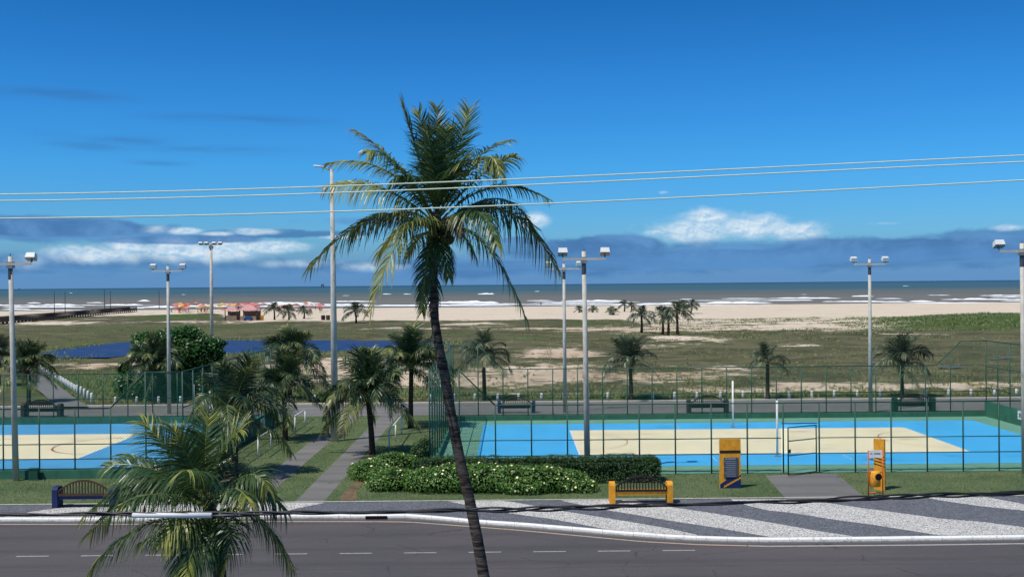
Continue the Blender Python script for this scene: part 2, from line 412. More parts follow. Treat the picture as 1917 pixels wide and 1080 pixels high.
def bark_mat(name, a, b_):
    m, t, b = material(name, .9, .15); o = t.obj()
    rings = t.noise(t.scale(o, 2, 2, 14), 1.0, 4, .7, .3); n = t.noise(o, 7, 5, .7)
    cc = t.mix(t.ss(rings, .4, .6), a, b_); cc = t.mix(t.ss(n, .58, .78, 0, .4), cc, lin(120,112,102))
    t.l.new(cc, b.inputs['Base Color']); t.l.new(t.bump(rings, .8, .03), b.inputs['Normal']); return m
m_bark = bark_mat('palm_bark', lin(44,39,35), lin(98,88,78))
m_bark2 = bark_mat('palm_bark_dark', lin(52,42,34), lin(86,72,60))
m_flower = simple('pale_yellow_petals', lin(236,232,170), .7, .2, var=.1)
m_soil = simple('bare_soil', lin(120,98,78), .95, .1, var=.3, scale=2, bump=.4)

# ------------------------------------------------------------------ terrain
XC = 12.15                                                     # middle of the right court
def hgt(x, y):
    if y < 40.2: return -.30
    z = 0.0
    if y > 80:
        k = min(1, (y-80)/30)
        z += k*.16*mnoise.noise(Vector((x*.05, y*.05, 0))) + k*.10*mnoise.noise(Vector((x*.2, y*.2, 5)))
        z += 1.75*math.exp(-((x-102)/34)**2 - ((y-205)/24)**2) * (1+.35*mnoise.noise(Vector((x*.07, y*.07, 2))))
        z += .9*math.exp(-((x-22)/9)**2 - ((y-152)/7)**2)*.6
        z += .7*math.exp(-((x+78)/24)**2 - ((y-300)/22)**2)
    if y > 388: z = z*max(0, 1-(y-388)/10) - (y-388)*.02
    return z
ys = [-40, 0, 20, 38, 40.1, 40.3]
yy = 40.3
while yy < 460:
    yy += max(.45, min(2.2, yy*yy/16400*1.6)); ys.append(yy)
xs = list(np.arange(-60, 60.1, 1.0)); 
xx = 60
while xx < 700:
    xx += max(1.2, (xx-40)*.05); xs.append(xx); xs.insert(0, -xx)
nx, ny = len(xs), len(ys)
verts = []; A_s = []; A_g = []; A_w = []; A_r = []
def proj(x, y, z):
    d = M3I @ Vector((x, y, z-HC))
    if d.z > -1: return (-999, 2000)
    return (W/2 + F*d.x/-d.z, H/2 - F*d.y/-d.z)
def sst(v, a, b):
    t = max(0, min(1, (v-a)/(b-a))); return t*t*(3-2*t)
def blob(px, py, lst):
    m = 0
    for (cx, cy, rx, ry, k) in lst:
        e = ((px-cx)/rx)**2 + ((py-cy)/ry)**2
        if e < 6: m = max(m, k*math.exp(-e))
    return m
# soil cover read along the plain: (centre and size where it shows, strength)
SAND = [(1250,616,190,5,.9),(1500,612,180,8,.85),(1270,636,75,8,1.0),(1060,615,170,2.5,.75),(780,614,180,2.5,.6),(880,606,60,3,.9),
        (1050,662,90,12,.85),(1010,702,150,22,.80),(1180,704,190,16,.72),(1350,690,160,8,.45),(640,688,160,16,.95),(760,705,140,18,.85),(600,712,90,14,.6),(900,712,140,18,.78),
        (1350,728,160,10,.62),(1560,724,190,10,.82),(1800,722,160,11,.72),(1060,738,200,5,.4),(1440,732,160,6,.55),(1490,646,60,3,.6),
        (190,684,110,8,.72),(300,668,80,8,.5),(80,605,130,4,.8),(380,603,160,3,.55),(190,598,40,2,.5),(640,672,60,6,.5),(1500,746,120,3,.6),(1700,626,90,2,.55),(1720,596,40,2,.6),(1180,648,120,3,.35)]
REDD = [(1050,668,110,18,.8),(1180,700,200,14,.9),(190,684,130,12,.7),(640,690,200,22,.5),(900,710,260,24,.5),(1450,726,500,16,.4),(1060,615,300,8,.5),(300,668,80,8,.6)]
GREEN = [(280,618,300,14,.5),(620,625,300,12,.42),(1000,632,200,12,.42),(1450,655,200,12,.3),(1350,607,60,2.5,.7),(1480,603,70,2,.6),(1420,614,90,2,.6),(1700,606,130,13,1.0),(1850,606,160,16,1.0),(1100,605,110,8,.55),(1230,600,60,5,.3),(330,592,110,10,.8),(200,640,300,16,.45),(60,660,100,25,.5),
         (150,725,160,30,1.0),(600,740,500,9,.75),(1100,742,300,9,.7),(1300,715,140,14,.4),(1500,744,500,8,.6),(600,650,250,6,.35),(1150,632,260,10,.3),(60,590,150,4,.5),(120,580,40,3,.6),(1300,650,160,8,.3),(420,612,200,8,.5),(850,625,200,8,.45)]
for iy, Y in enumerate(ys):
    for X in xs:
        zz = hgt(X, Y); verts.append((X, Y, zz))
        s = g = w = r = 0.0
        if Y > 66:
            px, py = proj(X, Y, 0); hy = 541 - .00895*px; dy = py - hy
            # open beach
            edge = 66 + 5*mnoise.noise(Vector((px*.006, 1, 0))) + (28 if 0 else 0)
            if px > 1150: edge = 66 + 24*sst(px, 1150, 1260)
            if px < 470: edge = 66 - 14*sst(-px, -470, -380)
            if px > 1600: edge = 90 - 24*sst(px, 1590, 1720)
            s = 1.0*(1 - sst(dy, edge-3, edge+3))
            if px > 1180 and px < 1640 and dy > 66: s = min(s, .60)
            if px < 300: s = min(s, .8)
            s = max(s, blob(px, py, SAND)); g = blob(px, py, GREEN); r = blob(px, py, REDD)
            w = sst(Y, 392, 399)*.9
        A_s.append(s); A_g.append(g); A_w.append(w); A_r.append(r)
faces = [(j*nx+i, j*nx+i+1, (j+1)*nx+i+1, (j+1)*nx+i) for j in range(ny-1) for i in range(nx-1)]
me = bpy.data.meshes.new('ground'); me.from_pydata(verts, [], faces)
for nm, arr in (('sand', A_s), ('green', A_g), ('wet', A_w), ('red', A_r)):
    at = me.attributes.new(nm, 'FLOAT', 'POINT'); at.data.foreach_set('value', np.array(arr, dtype=np.float32))
me.polygons.foreach_set("use_smooth", [True]*len(me.polygons))
me.materials.append(m_ground); go = bpy.data.objects.new('ground', me); col.objects.link(go); go['kind'] = 'structure'

def sheet(name, pts, z, mat, kind='structure', parent=None):
    mb = MB(); mb.poly([(p[0], p[1], z) for p in pts]); o = mb.build(name, mat, parent)
    if kind: o['kind'] = kind
    return o
# sea
mb = MB()
sx_ = [-25000,-6000,-1500,-600,-300,0,300,600,1500,6000,25000]; sy_ = [398,500,700,1200,3000,9000,45000]
for j in range(len(sy_)-1):
    for i in range(len(sx_)-1):
        mb.poly([(sx_[i],sy_[j],-.3),(sx_[i+1],sy_[j],-.3),(sx_[i+1],sy_[j+1],-.3),(sx_[i],sy_[j+1],-.3)])
o = mb.build('sea', m_sea); o['kind'] = 'structure'
# breaking waves
mb = MB()
WV = [(-120,300,571,1.4),(420,960,572,1.3),(960,1250,570.5,1.3),(1240,1560,570,1.3),(1500,1990,569,1.4),(1250,1500,562,1.6),(1650,1900,566,1.5),(1000,1200,564.5,1.6),(50,80,566,3),(78,143,569,3.5),(3,160,573,4),(5,60,577,3),(160,196,566,2),(198,268,569,4),(258,282,562,3.5),(238,275,575,3),(265,345,573,5),(330,430,572,4),(0,210,580,1.5),
      (400,600,568,3),(480,600,565.5,4),(500,705,569,4),(480,560,572,4),(620,705,563,3.5),(716,733,550,1.6),(755,771,550,1.4),(894,925,549,3.5),(776,935,564,6),(720,965,570,3),(700,790,571,2.5),
      (985,1035,562,2.5),(985,1165,567,3.5),(1050,1168,562,3.5),(1195,1445,567,2.5),(1272,1297,559,2.5),(1350,1440,558,2.5),(1320,1445,565,3.5),(1130,1330,569,2),
      (1437,1577,557,3.5),(1437,1522,561,2.5),(1595,1636,553,4),(1540,1700,563,4),(1640,1690,558,2.5),(1700,1750,563,3.5),(1560,1650,569,1.6),(1735,1780,552,1.5),(1760,1930,559,4),(1830,1930,552,3),(1850,1930,555,2.5),(1870,1990,562,3),
      (-80,40,570,4),(1000,1010,545,1.2),(1500,1512,551,1),(1690,1702,535,1),(640,655,553,1),(130,136,548,1),(340,348,551,1),(840,990,568,2.5),(600,700,572,2),(1700,1917,566.5,1.2)]
rw = random.Random(3)
for (x0, x1, py, th) in WV:
    a = G(x0, py + th*.5, -.3); b = G(x1, py + th*.5, -.3); n = max(4, int((b-a).length/1.6))
    sd = rw.random()*100; prev = None
    hh = th*a.y/F*.76
    for i in range(n+1):
        t = i/n; p = a.lerp(b, t)
        env = (math.sin(PI*min(1, max(0, t)))**.45)
        k = hh*env*(.5 + .9*abs(mnoise.noise(Vector((t*n*.16+sd, 0, 0)))) + .35*mnoise.noise(Vector((t*n*.6+sd, 3, 0))))
        k = max(.03, k); oy = 5*mnoise.noise(Vector((t*n*.05+sd, 9, 0)))
        wid = 2.2*hh + 3.5*env*(.4+abs(mnoise.noise(Vector((t*n*.2+sd, 5, 0)))))
        cur = [mb.vert((p.x, p.y+oy-wid*.8, -.29)), mb.vert((p.x, p.y+oy-hh*.3, -.3+k*.55)), mb.vert((p.x, p.y+oy, -.3+k)), mb.vert((p.x, p.y+oy+wid*.5, -.31))]
        if prev:
            for q in range(3): mb.f.append([prev[q], cur[q], cur[q+1], prev[q+1]])
        prev = cur
o = mb.build('foam', m_foam); tag(o, 'white surf rolling in lines towards the beach', 'surf', kind='stuff')
# swash line on the sand
mb = MB(); prev = None
for i in range(260):
    x = -330 + i*2.6; yb = 400.5 + 1.6*mnoise.noise(Vector((x*.03,0,0))) + .8*mnoise.noise(Vector((x*.13,0,0)))
    cur = [mb.vert((x, yb-.7*abs(mnoise.noise(Vector((x*.2,4,0))))-.3, -.27)), mb.vert((x, yb+1.0, -.22)), mb.vert((x, yb+2.4, -.29))]
    if prev:
        for q in range(2): mb.f.append([prev[q], cur[q], cur[q+1], prev[q+1]])
    prev = cur
o = mb.build('swash', m_foam); tag(o, 'thin white wash where the waves end on the sand', 'surf', kind='stuff')

# pond (flooded flat)
pond = [(75,660),(130,650),(200,643),(245,640),(320,636),(430,636),(560,636),(700,637),(790,638),(850,641),(855,646),(800,648),(740,651),(700,655),(600,660),(500,663),(430,665),(320,668),(250,666),(200,669),(120,669)]
pp = [G(a, b, .08) for a, b in pond]
def rough_poly(pts, amp, seed, n=10):
    out = []
    for i, p in enumerate(pts):
        q = pts[(i+1) % len(pts)]
        for k in range(n):
            r_ = p.lerp(q, k/n)
            out.append(r_ + Vector((amp*.6*mnoise.noise(Vector((r_.x*.25, r_.y*.25, seed))), amp*mnoise.noise(Vector((r_.x*.2, r_.y*.2, seed+9))), 0)))
    return out
m_pp = rough_poly(pp, 4.5, 2)
sheet('pond_water', m_pp, .09, m_pond)
for q, (cx, cy, w_) in enumerate([(1648,682,22),(1690,684,16),(1772,690,18),(1795,689,12),(1885,672,16),(1862,674,12)]):
    c0 = G(cx, cy, .0); rr = w_*c0.y/F
    pts = [Vector((c0.x + rr*math.cos(a)*(1+.3*math.sin(3*a+q)), c0.y + rr*.45*math.sin(a)*(1+.4*math.cos(2*a+q)), 0)) for a in np.linspace(0, 2*PI, 28, endpoint=False)]
    sheet('puddle_water', pts, .15, m_puddle)

# ------------------------------------------------------------------ road, kerb, pavement
ZR = -.13
kerb_px = [(-500,980),(-150,979),(0,978),(240,978),(400,975),(480,973),(600,972),(700,972),(760,971.5),(800,974),(840,977.5),(880,981.5),(960,987),(1060,995),(1160,1004),(1240,1010),(1310,1014),(1380,1016),(1440,1017),(1600,1016),(1760,1014),(1917,1012),(2100,1010),(2600,1006)]
kp = [G(a, b, ZR) for a, b in kerb_px]
kx = [p.x for p in kp]; ky = [p.y for p in kp]
def kerbY(x): return float(np.interp(x, kx, ky))
YL = 40.55                                                       # where the lawn begins
KX = list(np.arange(-34, 46, .5))
mb = MB()
for a, b in zip(KX, KX[1:]): mb.poly([(a,-2,ZR),(b,-2,ZR),(b,kerbY(b)+.2,ZR),(a,kerbY(a)+.2,ZR)])
for (a, b) in ((-400,-34),(45.5,400)):
    mb.poly([(a,-2,ZR),(b,-2,ZR),(b,kerbY(b)+.1,ZR),(a,kerbY(a)+.1,ZR)])
o = mb.build('road', m_road); o['kind'] = 'structure'
mb = MB()
for a, b in zip(KX, KX[1:]): mb.poly([(a,kerbY(a)+.28,.006),(b,kerbY(b)+.28,.006),(b,YL,.006),(a,YL,.006)])
for (a, b) in ((-400,-34),(45.5,400)): mb.poly([(a,kerbY(a)+.28,.006),(b,kerbY(b)+.28,.006),(b,YL,.006),(a,YL,.006)])
o = mb.build('pavement', m_paved); o['kind'] = 'structure'
# near footway on which the street palms stand
mb = MB(); mb.box((0, 11.5, -.07), (240, 29, .16)); o = mb.build('near_pavement', m_paved); o['kind'] = 'structure'
# kerb
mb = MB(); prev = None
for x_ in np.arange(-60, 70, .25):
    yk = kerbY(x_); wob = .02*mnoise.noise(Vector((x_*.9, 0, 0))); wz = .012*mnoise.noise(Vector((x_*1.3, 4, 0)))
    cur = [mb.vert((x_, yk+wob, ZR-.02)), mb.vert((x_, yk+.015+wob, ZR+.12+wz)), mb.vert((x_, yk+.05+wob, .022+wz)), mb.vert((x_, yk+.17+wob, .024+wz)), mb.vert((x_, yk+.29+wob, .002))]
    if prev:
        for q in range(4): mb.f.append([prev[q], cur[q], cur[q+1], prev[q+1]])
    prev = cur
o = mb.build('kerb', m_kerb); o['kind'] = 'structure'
# stripes in the stone paving
def clipk(p):                                                    # never past the kerb or the lawn
    return (p.x, min(YL-.02, max(p.y, kerbY(p.x)+.29)))
def stripe(lower, upper):
    lo = [G(a, b, .01) for a, b in lower]; up = [G(a, b, .01) for a, b in upper]
    x0 = min(lo[0].x, up[0].x); x1 = max(lo[-1].x, up[-1].x)
    mb = MB(); n = int((x1-x0)/.12); prev = None
    for i in range(n+1):
        x_ = x0 + (x1-x0)*i/n
        yl = np.interp(x_, [p.x for p in lo], [p.y for p in lo]); yu = np.interp(x_, [p.x for p in up], [p.y for p in up])
        yl = max(yl, kerbY(x_)+.29); yu = min(max(yu, yl), YL-.02); yl = min(yl, yu)
        cur = [mb.vert((x_, yl, .010)), mb.vert((x_, yu, .010))]
        if prev and (yu-yl > .005): mb.f.append([prev[0], cur[0], cur[1], prev[1]])
        prev = cur
    o = mb.build('white_stone_stripe', m_pavew); o['kind'] = 'structure'
K = 1030
stripe([(-200,K),(605,941.5)] if 0 else [(-300,1000),(0,971),(10,978),(500,978),(520,960),(560,950),(606,941)], [(-300,985),(0,969),(60,957),(110,950),(300,944),(480,940),(606,940)])
stripe([(840,938),(900,950),(960,961),(1035,971),(1110,985),(1185,1000),(1200,K)], [(840,936),(930,936),(960,939),(1000,946),(1047,955),(1110,965),(1185,977),(1260,990),(1342,1009),(1360,1016)])
stripe([(1050,936),(1090,945),(1140,955),(1185,962),(1260,975),(1335,986),(1440,1004),(1465,1011),(1480,K)], [(1050,935),(1190,935),(1212,943),(1267,950),(1335,960),(1440,977),(1537,994),(1637,1009),(1660,1016)])
stripe([(1370,936),(1400,946),(1440,955),(1487,960),(1562,972),(1637,982),(1712,994),(1812,1009),(1830,K)], [(1370,934),(1500,934),(1557,942),(1612,950),(1687,960),(1762,970),(1837,976),(1917,986),(2050,1006)])
stripe([(1740,932),(1760,936),(1837,947),(1917,955),(2050,975),(2250,1005)], [(1740,930),(1850,930),(1880,936),(1917,943),(2050,960),(2300,1000)])
# thin white edging along the lawn
mb = MB(); mb.box((5, YL+.03, .0), (160, .09, .05)); o = mb.build('lawn_edging', m_conc); o['kind'] = 'structure'
# road paint
mb = MB()
for k in range(-12, 11):
    x0 = (1236-958.5+121*k)/F*33.32
    if k < 1 or k > 5:
        if k > 0: continue
        mb.poly([(x0, 33.25+.002*k,ZR+.004),(x0+.99,33.25,ZR+.004),(x0+.99,33.34,ZR+.004),(x0,33.34,ZR+.004)])
for k in range(-1, 5):
    x0 = G(1695,1079,ZR).x + 2.9*k
    if k >= 0: mb.poly([(x0,29.55,ZR+.004),(x0+1.2,29.55,ZR+.004),(x0+1.2,29.68,ZR+.004),(x0,29.68,ZR+.004)])
o = mb.build('lane_marking', m_lane); o['kind'] = 'structure'
def ribbon(name, pts, w, z, mat, half=0):
    mb = MB(); prev = None
    P_ = [G(a, b, ZR) for a, b in pts]; px_ = [p.x for p in P_]; py_ = [p.y for p in P_]
    for x_ in np.arange(px_[0], px_[-1], .3):
        y_ = float(np.interp(x_, px_, py_)); cur = [mb.vert((x_, y_-w/2, z)), mb.vert((x_, y_+w/2, z))]
        if prev: mb.f.append([prev[0], cur[0], cur[1], prev[1]])
        prev = cur
    o = mb.build(name, mat); o['kind'] = 'structure'
ribbon('edge_marking', [(-60,981),(240,981),(480,975.5),(700,976),(760,976.5),(800,979),(880,985),(960,991),(1080,1002),(1200,1013),(1310,1019),(1400,1021)], .12, ZR+.004, m_edge)
ribbon('edge_marking', [(1400,1021),(1437,1022),(1700,1020),(1917,1017),(2100,1015),(2500,1010)], .15, ZR+.004, m_lane)
# storm drain mouth: near-black block in place of the shaded opening
dq = G(705, 971, ZR)
mb = MB(); mb.box((dq.x, kerbY(dq.x)+.05, -.055), (.75, .14, .10)); tag(mb.build('drain_inlet', m_dark), 'storm drain mouth in the white kerb, its inner shade painted dark', 'drain')

# ------------------------------------------------------------------ lawn, paths, promenade
mb = MB()
xs2 = [-400,-60,-30,-13.9]; 
sheet('lawn', [(-400,YL-.05),(400,YL-.05),(400,67.4),(-400,67.4)], .014, m_lawn)
def stains(name, x0, x1, y0, y1, n, seed, mat, z):
    r_ = random.Random(seed); mb = MB()
    for _ in range(n):
        cx, cy = r_.uniform(x0, x1), r_.uniform(y0, y1); a_ = r_.uniform(.15, .7); b_ = a_*r_.uniform(.1, .35); th = r_.uniform(-.3, .3)
        mb.poly([(cx+a_*math.cos(q)*(1+.3*math.sin(3*q+a_)), cy+b_*math.sin(q)+a_*math.cos(q)*math.sin(th), z) for q in np.linspace(0, 2*PI, 14, endpoint=False)])
    o = mb.build(name, mat); o['kind'] = 'structure'
def path(name, x0, x1, y0, y1):
    mb = MB(); n = 50; L = []; Rr = []
    for i in range(n+1):
        t = y0+(y1-y0)*i/n
        L.append((x0+.05*mnoise.noise(Vector((t*.7,1,0))), t)); Rr.append((x1+.05*mnoise.noise(Vector((t*.7,7,0))), t))
    for i in range(n): mb.poly([(*L[i],.020),(*Rr[i],.020),(*Rr[i+1],.020),(*L[i+1],.020)])
    o = mb.build(name, m_path); o['kind'] = 'structure'
path('path', -8.12, -7.05, YL, 67.6); path('path', -10.42, -9.42, YL, 67.6)
sheet('gate_path', [G(1433,891),G(1475,938.5),G(1624,936),G(1567,888),G(1500,887)], .021, m_path)
sheet('promenade', [(-400,67.2),(400,67.2),(400,74.0),(-400,74.0)], .024, m_path)
mb = MB(); mb.box((0, 74.1, .03), (800, .35, .10)); o = mb.build('promenade_kerb', m_conc); o['kind'] = 'structure'
# footpath towards the boardwalk
fp_r = [(168,764),(160,760),(140,747),(120,732),(100,717),(72,697),(50,684),(20,678),(-60,668)]
fp_l = [(100,764),(98,757),(82,741),(60,725),(45,712),(32,697),(20,688),(-5,684),(-100,676)]
mb = MB(); a_ = [G(*p, .03) for p in fp_l]; b_ = [G(*p, .03) for p in fp_r]
for i in range(len(a_)-1): mb.poly([a_[i], b_[i], b_[i+1], a_[i+1]])
o = mb.build('footpath', m_path); o['kind'] = 'structure'; o.location.z = .12
sheet('soil_patch', rough_poly([G(632,935),G(665,905),G(672,885),G(690,890),G(668,918),G(672,937),G(650,938)], .25, 3), .018, m_soil)
sheet('soil_patch', rough_poly([G(385,905),G(395,885),G(470,880),G(500,890),G(440,900)], .2, 5), .018, m_soil)

# ------------------------------------------------------------------ courts
def rect(name, x0, x1, y0, y1, z, mat):
    o = sheet(name, [(x0,y0),(x1,y0),(x1,y1),(x0,y1)], z, mat); return o
RX0, RX1, RY0, RY1 = -3.5, 27.8, 45.8, 64.3
rect('court_surface', RX0, RX1, RY0, RY1, .026, m_courtg)
rect('court_blue_zone', -1.7, 26.2, 47.75, 62.4, .030, m_blue)
rect('court_cream_zone', 3.1, 21.25, 51.0, 59.55, .034, m_cream)
LX1 = -13.9
rect('court_surface', -50, LX1, 46.1, 64.5, .026, m_courtg)
rect('court_blue_zone', -49, LX1-.15, 46.2, 64.3, .030, m_blue2)
rect('court_cream_zone', -40, -20.45, 51.2, 59.75, .034, m_cream)
def lines(name, segs, w, mat, z=.038):
    mb = MB()
    for (x0,y0,x1,y1) in segs:
        d = Vector((x1-x0, y1-y0, 0)); L = d.length; d.normalize(); n_ = Vector((-d.y, d.x, 0))*w/2
        a = Vector((x0,y0,z)); b = Vector((x1,y1,z))
        mb.poly([a-n_, b-n_, b+n_, a+n_])
    o = mb.build(name, mat); o['kind'] = 'structure'
def boxl(x0,x1,y0,y1): return [(x0,y0,x1,y0),(x1,y0+.05,x1,y1-.05),(x1,y1,x0,y1),(x0,y1-.05,x0,y0+.05)]
lines('court_marking', boxl(3.1,21.25,51.0,59.55), .09, m_white)
lines('court_marking', [(12.15,51.05,12.15,59.5)], .06, m_white, .038)
dsh = []
for xq in (9.1, 15.15):
    dsh.append((xq,51.06,xq,59.49))
    for y0 in (49.0, 49.5, 50.0, 60.0, 60.6, 61.2): dsh.append((xq, y0, xq, y0+.28))
lines('court_marking', dsh, .05, m_white, .038)
lines('court_marking', boxl(-40,-20.45,51.2,59.75), .10, m_white)
def arc(cx, cy, rx, ry, a0, a1, w, mat, z=.042):
    mb = MB(); prev = None
    for i in range(41):
        a = R(a0+(a1-a0)*i/40); c_, s_ = math.cos(a), math.sin(a)
        cur = [mb.vert((cx+(rx-w/2)*c_, cy+(ry-w/2)*s_, z)), mb.vert((cx+(rx+w/2)*c_, cy+(ry+w/2)*s_, z))]
        if prev: mb.f.append([prev[0], cur[0], cur[1], prev[1]])
        prev = cur
    o = mb.build('court_arc', mat); o['kind'] = 'structure'
arc(21.2, 55.3, 2.6, 2.9, 95, 265, .06, m_red); arc(3.15, 55.3, 2.6, 2.9, -85, 85, .05, m_red)
arc(-20.5, 55.4, 2.6, 2.8, 95, 265, .10, m_red)

m_scuff = simple('scuffed_paint', lin(206,194,158), .9, .1, var=.1); m_scuffb = simple('scuffed_blue', lin(66,158,208), .9, .1, var=.1); m_sandd = simple('blown_sand', lin(150,160,136), .9, .1, var=.15)
stains('court_scuffs', 4.5, 20, 52, 58.8, 26, 3, m_scuff, .0385); stains('court_scuffs', -38, -22, 52, 58.8, 20, 4, m_scuff, .0385)
stains('court_scuffs', 0, 25, 60.2, 61.6, 12, 5, m_scuffb, .034); stains('court_scuffs', 0, 25, 48.4, 50.2, 14, 6, m_scuffb, .034)
stains('court_scuffs', -2, 27, 62.8, 64.0, 16, 8, m_sandd, .030); stains('court_scuffs', -2, 27, 46.2, 47.3, 16, 9, m_sandd, .030)
# ------------------------------------------------------------------ fences
def wires(mb, p0, p1, zb, ztop, step=.085, w=.012):
    """chain-link diamonds between p0 and p1 (xy), from zb up to ztop(s) ; s in metres along"""
    d = Vector((p1[0]-p0[0], p1[1]-p0[1], 0)); L = d.length; d.normalize()
    nrm = Vector((-d.y, d.x, 0)); hm = max(ztop(s) for s in np.linspace(0, L, 60)); seg = .5
    s0 = -hm
    def pt(s, z, off=0): return (p0[0]+d.x*s+nrm.x*off, p0[1]+d.y*s+nrm.y*off, z)
    for sg in (1, -1):
        k = 0
        while True:
            sst_ = s0 + k*step*1.414 if sg > 0 else k*step*1.414
            if sst_ > L + (0 if sg > 0 else hm): break
            k += 1
            z = zb
            n = int((hm-zb)/seg)+1
            for i in range(n):
                za, zb_ = zb+(hm-zb)*i/n, zb+(hm-zb)*(i+1)/n
                sa = sst_ + sg*(za-zb); sb = sst_ + sg*(zb_-zb)
                lo, hi = min(sa, sb), max(sa, sb)
                if hi < 0 or lo > L: continue
                # clip ends
                if sa < 0: za += (0-sa)/sg if sg>0 else 0; sa = max(sa, 0)
                if sb < 0 and sg < 0: zb_ -= (0-sb); sb = 0
                if sb > L and sg > 0: zb_ -= (sb-L); sb = L
                if sa > L and sg < 0: za += (sa-L); sa = L
                if zb_ <= za: continue
                ta, tb = ztop(sa), ztop(sb)
                if za >= ta and zb_ >= tb: continue
                if zb_ > tb:
                    f_ = min(1, max(.0, (ta-za)/max(1e-4, (zb_-tb)+(ta-za)))); sb = sa+(sb-sa)*f_; zb_ = za+(zb_-za)*f_
                elif za > ta:
                    f_ = min(1, max(0, (za-ta)/max(1e-4, (za-ta)+(tb-zb_)))); sa = sa+(sb-sa)*f_; za = za+(zb_-za)*f_
                hw = w*.5
                mb.poly([pt(sa-hw, za), pt(sa+hw, za), pt(sb+hw, zb_), pt(sb-hw, zb_)])
def fence(label, p0, p1, posts, prof, zb, rails, wall=None, gap=None, mesh_step=.085, pr=.032, post_labels=None):
    """posts: distances along; prof(s): height; wall=(height,thickness)"""
    d = Vector((p1[0]-p0[0], p1[1]-p0[1], 0)); L = d.length; d.normalize(); nrm = Vector((-d.y, d.x, 0))
    t = thing('chain_link_fence', label, 'fence', (p0[0], p0[1], 0), 0, 'green chain-link fences round the courts')
    def P_(s, z): return Vector((d.x*s, d.y*s, z))
    for s in posts:
        mb = MB(); mb.tube([P_(s, 0), P_(s, prof(s)+.02)], pr, 8); mb.build('post', m_green, t, True)
    ends = [0, L]
    def spans(z):
        if gap and z < gap[2]: return [(0, gap[0]), (gap[1], L)]
        return [(0, L)]
    for z in rails:
        for (a, b) in spans(z):
            mb = MB(); mb.tube([P_(a, z), P_(b, z)], .022, 6); mb.build('rail', m_green, t, True)
    # top edge following the profile
    mb = MB(); brk = sorted(set([0, L] + [b for b in prof.brk if 0 < b < L]))
    for a, b in zip(brk, brk[1:]): mb.tube([P_(a, prof(a+1e-4)), P_(b, prof(b-1e-4))], .028, 6)
    mb.build('top_rail', m_green, t, True)
    mb = MB()
    if gap:
        wires(mb, (0,0), (d.x*gap[0], d.y*gap[0]), zb, prof, mesh_step)
        mb2 = MB(); q = (d.x*gap[1], d.y*gap[1])
        wires(mb2, q, (d.x*L, d.y*L), zb, lambda s: prof(s+gap[1]), mesh_step)
        q2 = (d.x*gap[0], d.y*gap[0]); mb3 = MB(); wires(mb3, q2, q, gap[2], lambda s: prof(s+gap[0]), mesh_step)
        for m_ in (mb2, mb3):
            k = len(mb.v); mb.v += m_.v; mb.a += m_.a; mb.f += [[i+k for i in f] for f in m_.f]
    else: wires(mb, (0,0), (d.x*L, d.y*L), zb, prof, mesh_step)
    mb.build('wire_mesh', m_mesh, t)
    if wall:
        mb = MB(); c_ = d*(L/2); mb.box((c_.x, c_.y, wall[0]/2), (L if abs(d.x) > .5 else wall[1], wall[1] if abs(d.x) > .5 else L, wall[0]))
        mb.build('base_wall', m_wallg, t)
    return t
def mkprof(pts):
    xs_ = [p[0] for p in pts]; zs_ = [p[1] for p in pts]
    f = lambda s: float(np.interp(s, xs_, zs_)); f.brk = xs_; return f
LEN = RX1-RX0
fp = [0] + [(-2.25+1.505*k)-RX0 for k in range(0, 20)] + [LEN]
lowh, hih = 2.95, 4.45
pf = mkprof([(0,hih),(1.25,hih),(2.76,lowh),(LEN-2.8,lowh),(LEN-1.3,hih),(LEN,hih)])
gx0, gx1 = 11.2-RX0, 12.72-RX0
fence('long green front fence of the right court, with the open gate in it', (RX0,RY0), (RX1,RY0), fp, pf, .12, [.12,.83,1.48,2.08] if 0 else [.13,.83,1.48], None, (gx0, gx1, 2.08))
pb = [0] + [1.46+1.46*k for k in range(0, 20)] + [LEN]
fence('far fence of the right court, beyond the blue floor and before the promenade benches', (RX0,RY1), (RX1,RY1), pb, mkprof([(0,hih),(1.46,hih),(2.92,lowh+.08),(LEN-2.92,lowh+.08),(LEN-1.46,hih),(LEN,hih)]), .30, [.34,1.5], (.30,.2), mesh_step=.1)
SD = RY1-RY0
sp = [i*SD/12 for i in range(1, 12)]
fence('tall left end fence of the right court, behind the tall palm trunk', (RX0,RY0), (RX0,RY1), sp, mkprof([(0,hih),(SD,hih)]), .3, [1.5,2.95], (.30,.2))
fence('tall right end fence of the right court on its higher green wall', (RX1,RY0), (RX1,RY1), sp, mkprof([(0,hih),(SD,hih)]), .9, [1.7,2.95], (.9,.2))
# lintel above the gate and the open leaf
mb = MB(); t = thing('gate', 'open green mesh gate leaf swung out over the concrete path', 'gate', (12.72,RY0,0))
fx = G(1475, 892); v_ = Vector((fx.x-12.70, fx.y-RY0, 0)); L_ = v_.length; v_.normalize()
def gp(s, z): return v_*s + Vector((0,0,z))
mb.tube([gp(.06,.06), gp(.06,2.02)], .03, 6); mb.tube([gp(L_,.06), gp(L_,2.02)], .03, 6)
for z_ in (.08,.86,1.46,2.02): mb.tube([gp(.06,z_), gp(L_,z_)], .024, 6)
mb.build('gate_frame', m_green, t, True)
mb = MB(); wires(mb, (v_.x*.06, v_.y*.06), (v_.x*L_, v_.y*L_), .08, lambda s: 2.02); mb.build('wire_mesh', m_mesh, t)
mb = MB(); mb.box(gp(L_-.06,1.05)+Vector((0,-.04,0)), (.10,.05,.14)); mb.build('latch', m_black, t)
mb = MB(); mb.tube([(11.2,RY0-.001,2.09),(12.72,RY0-.001,2.09)], .024, 6); tag(mb.build('gate_lintel', m_green, None, True), 'green tube crossing above the gate opening in the front fence', 'rail')
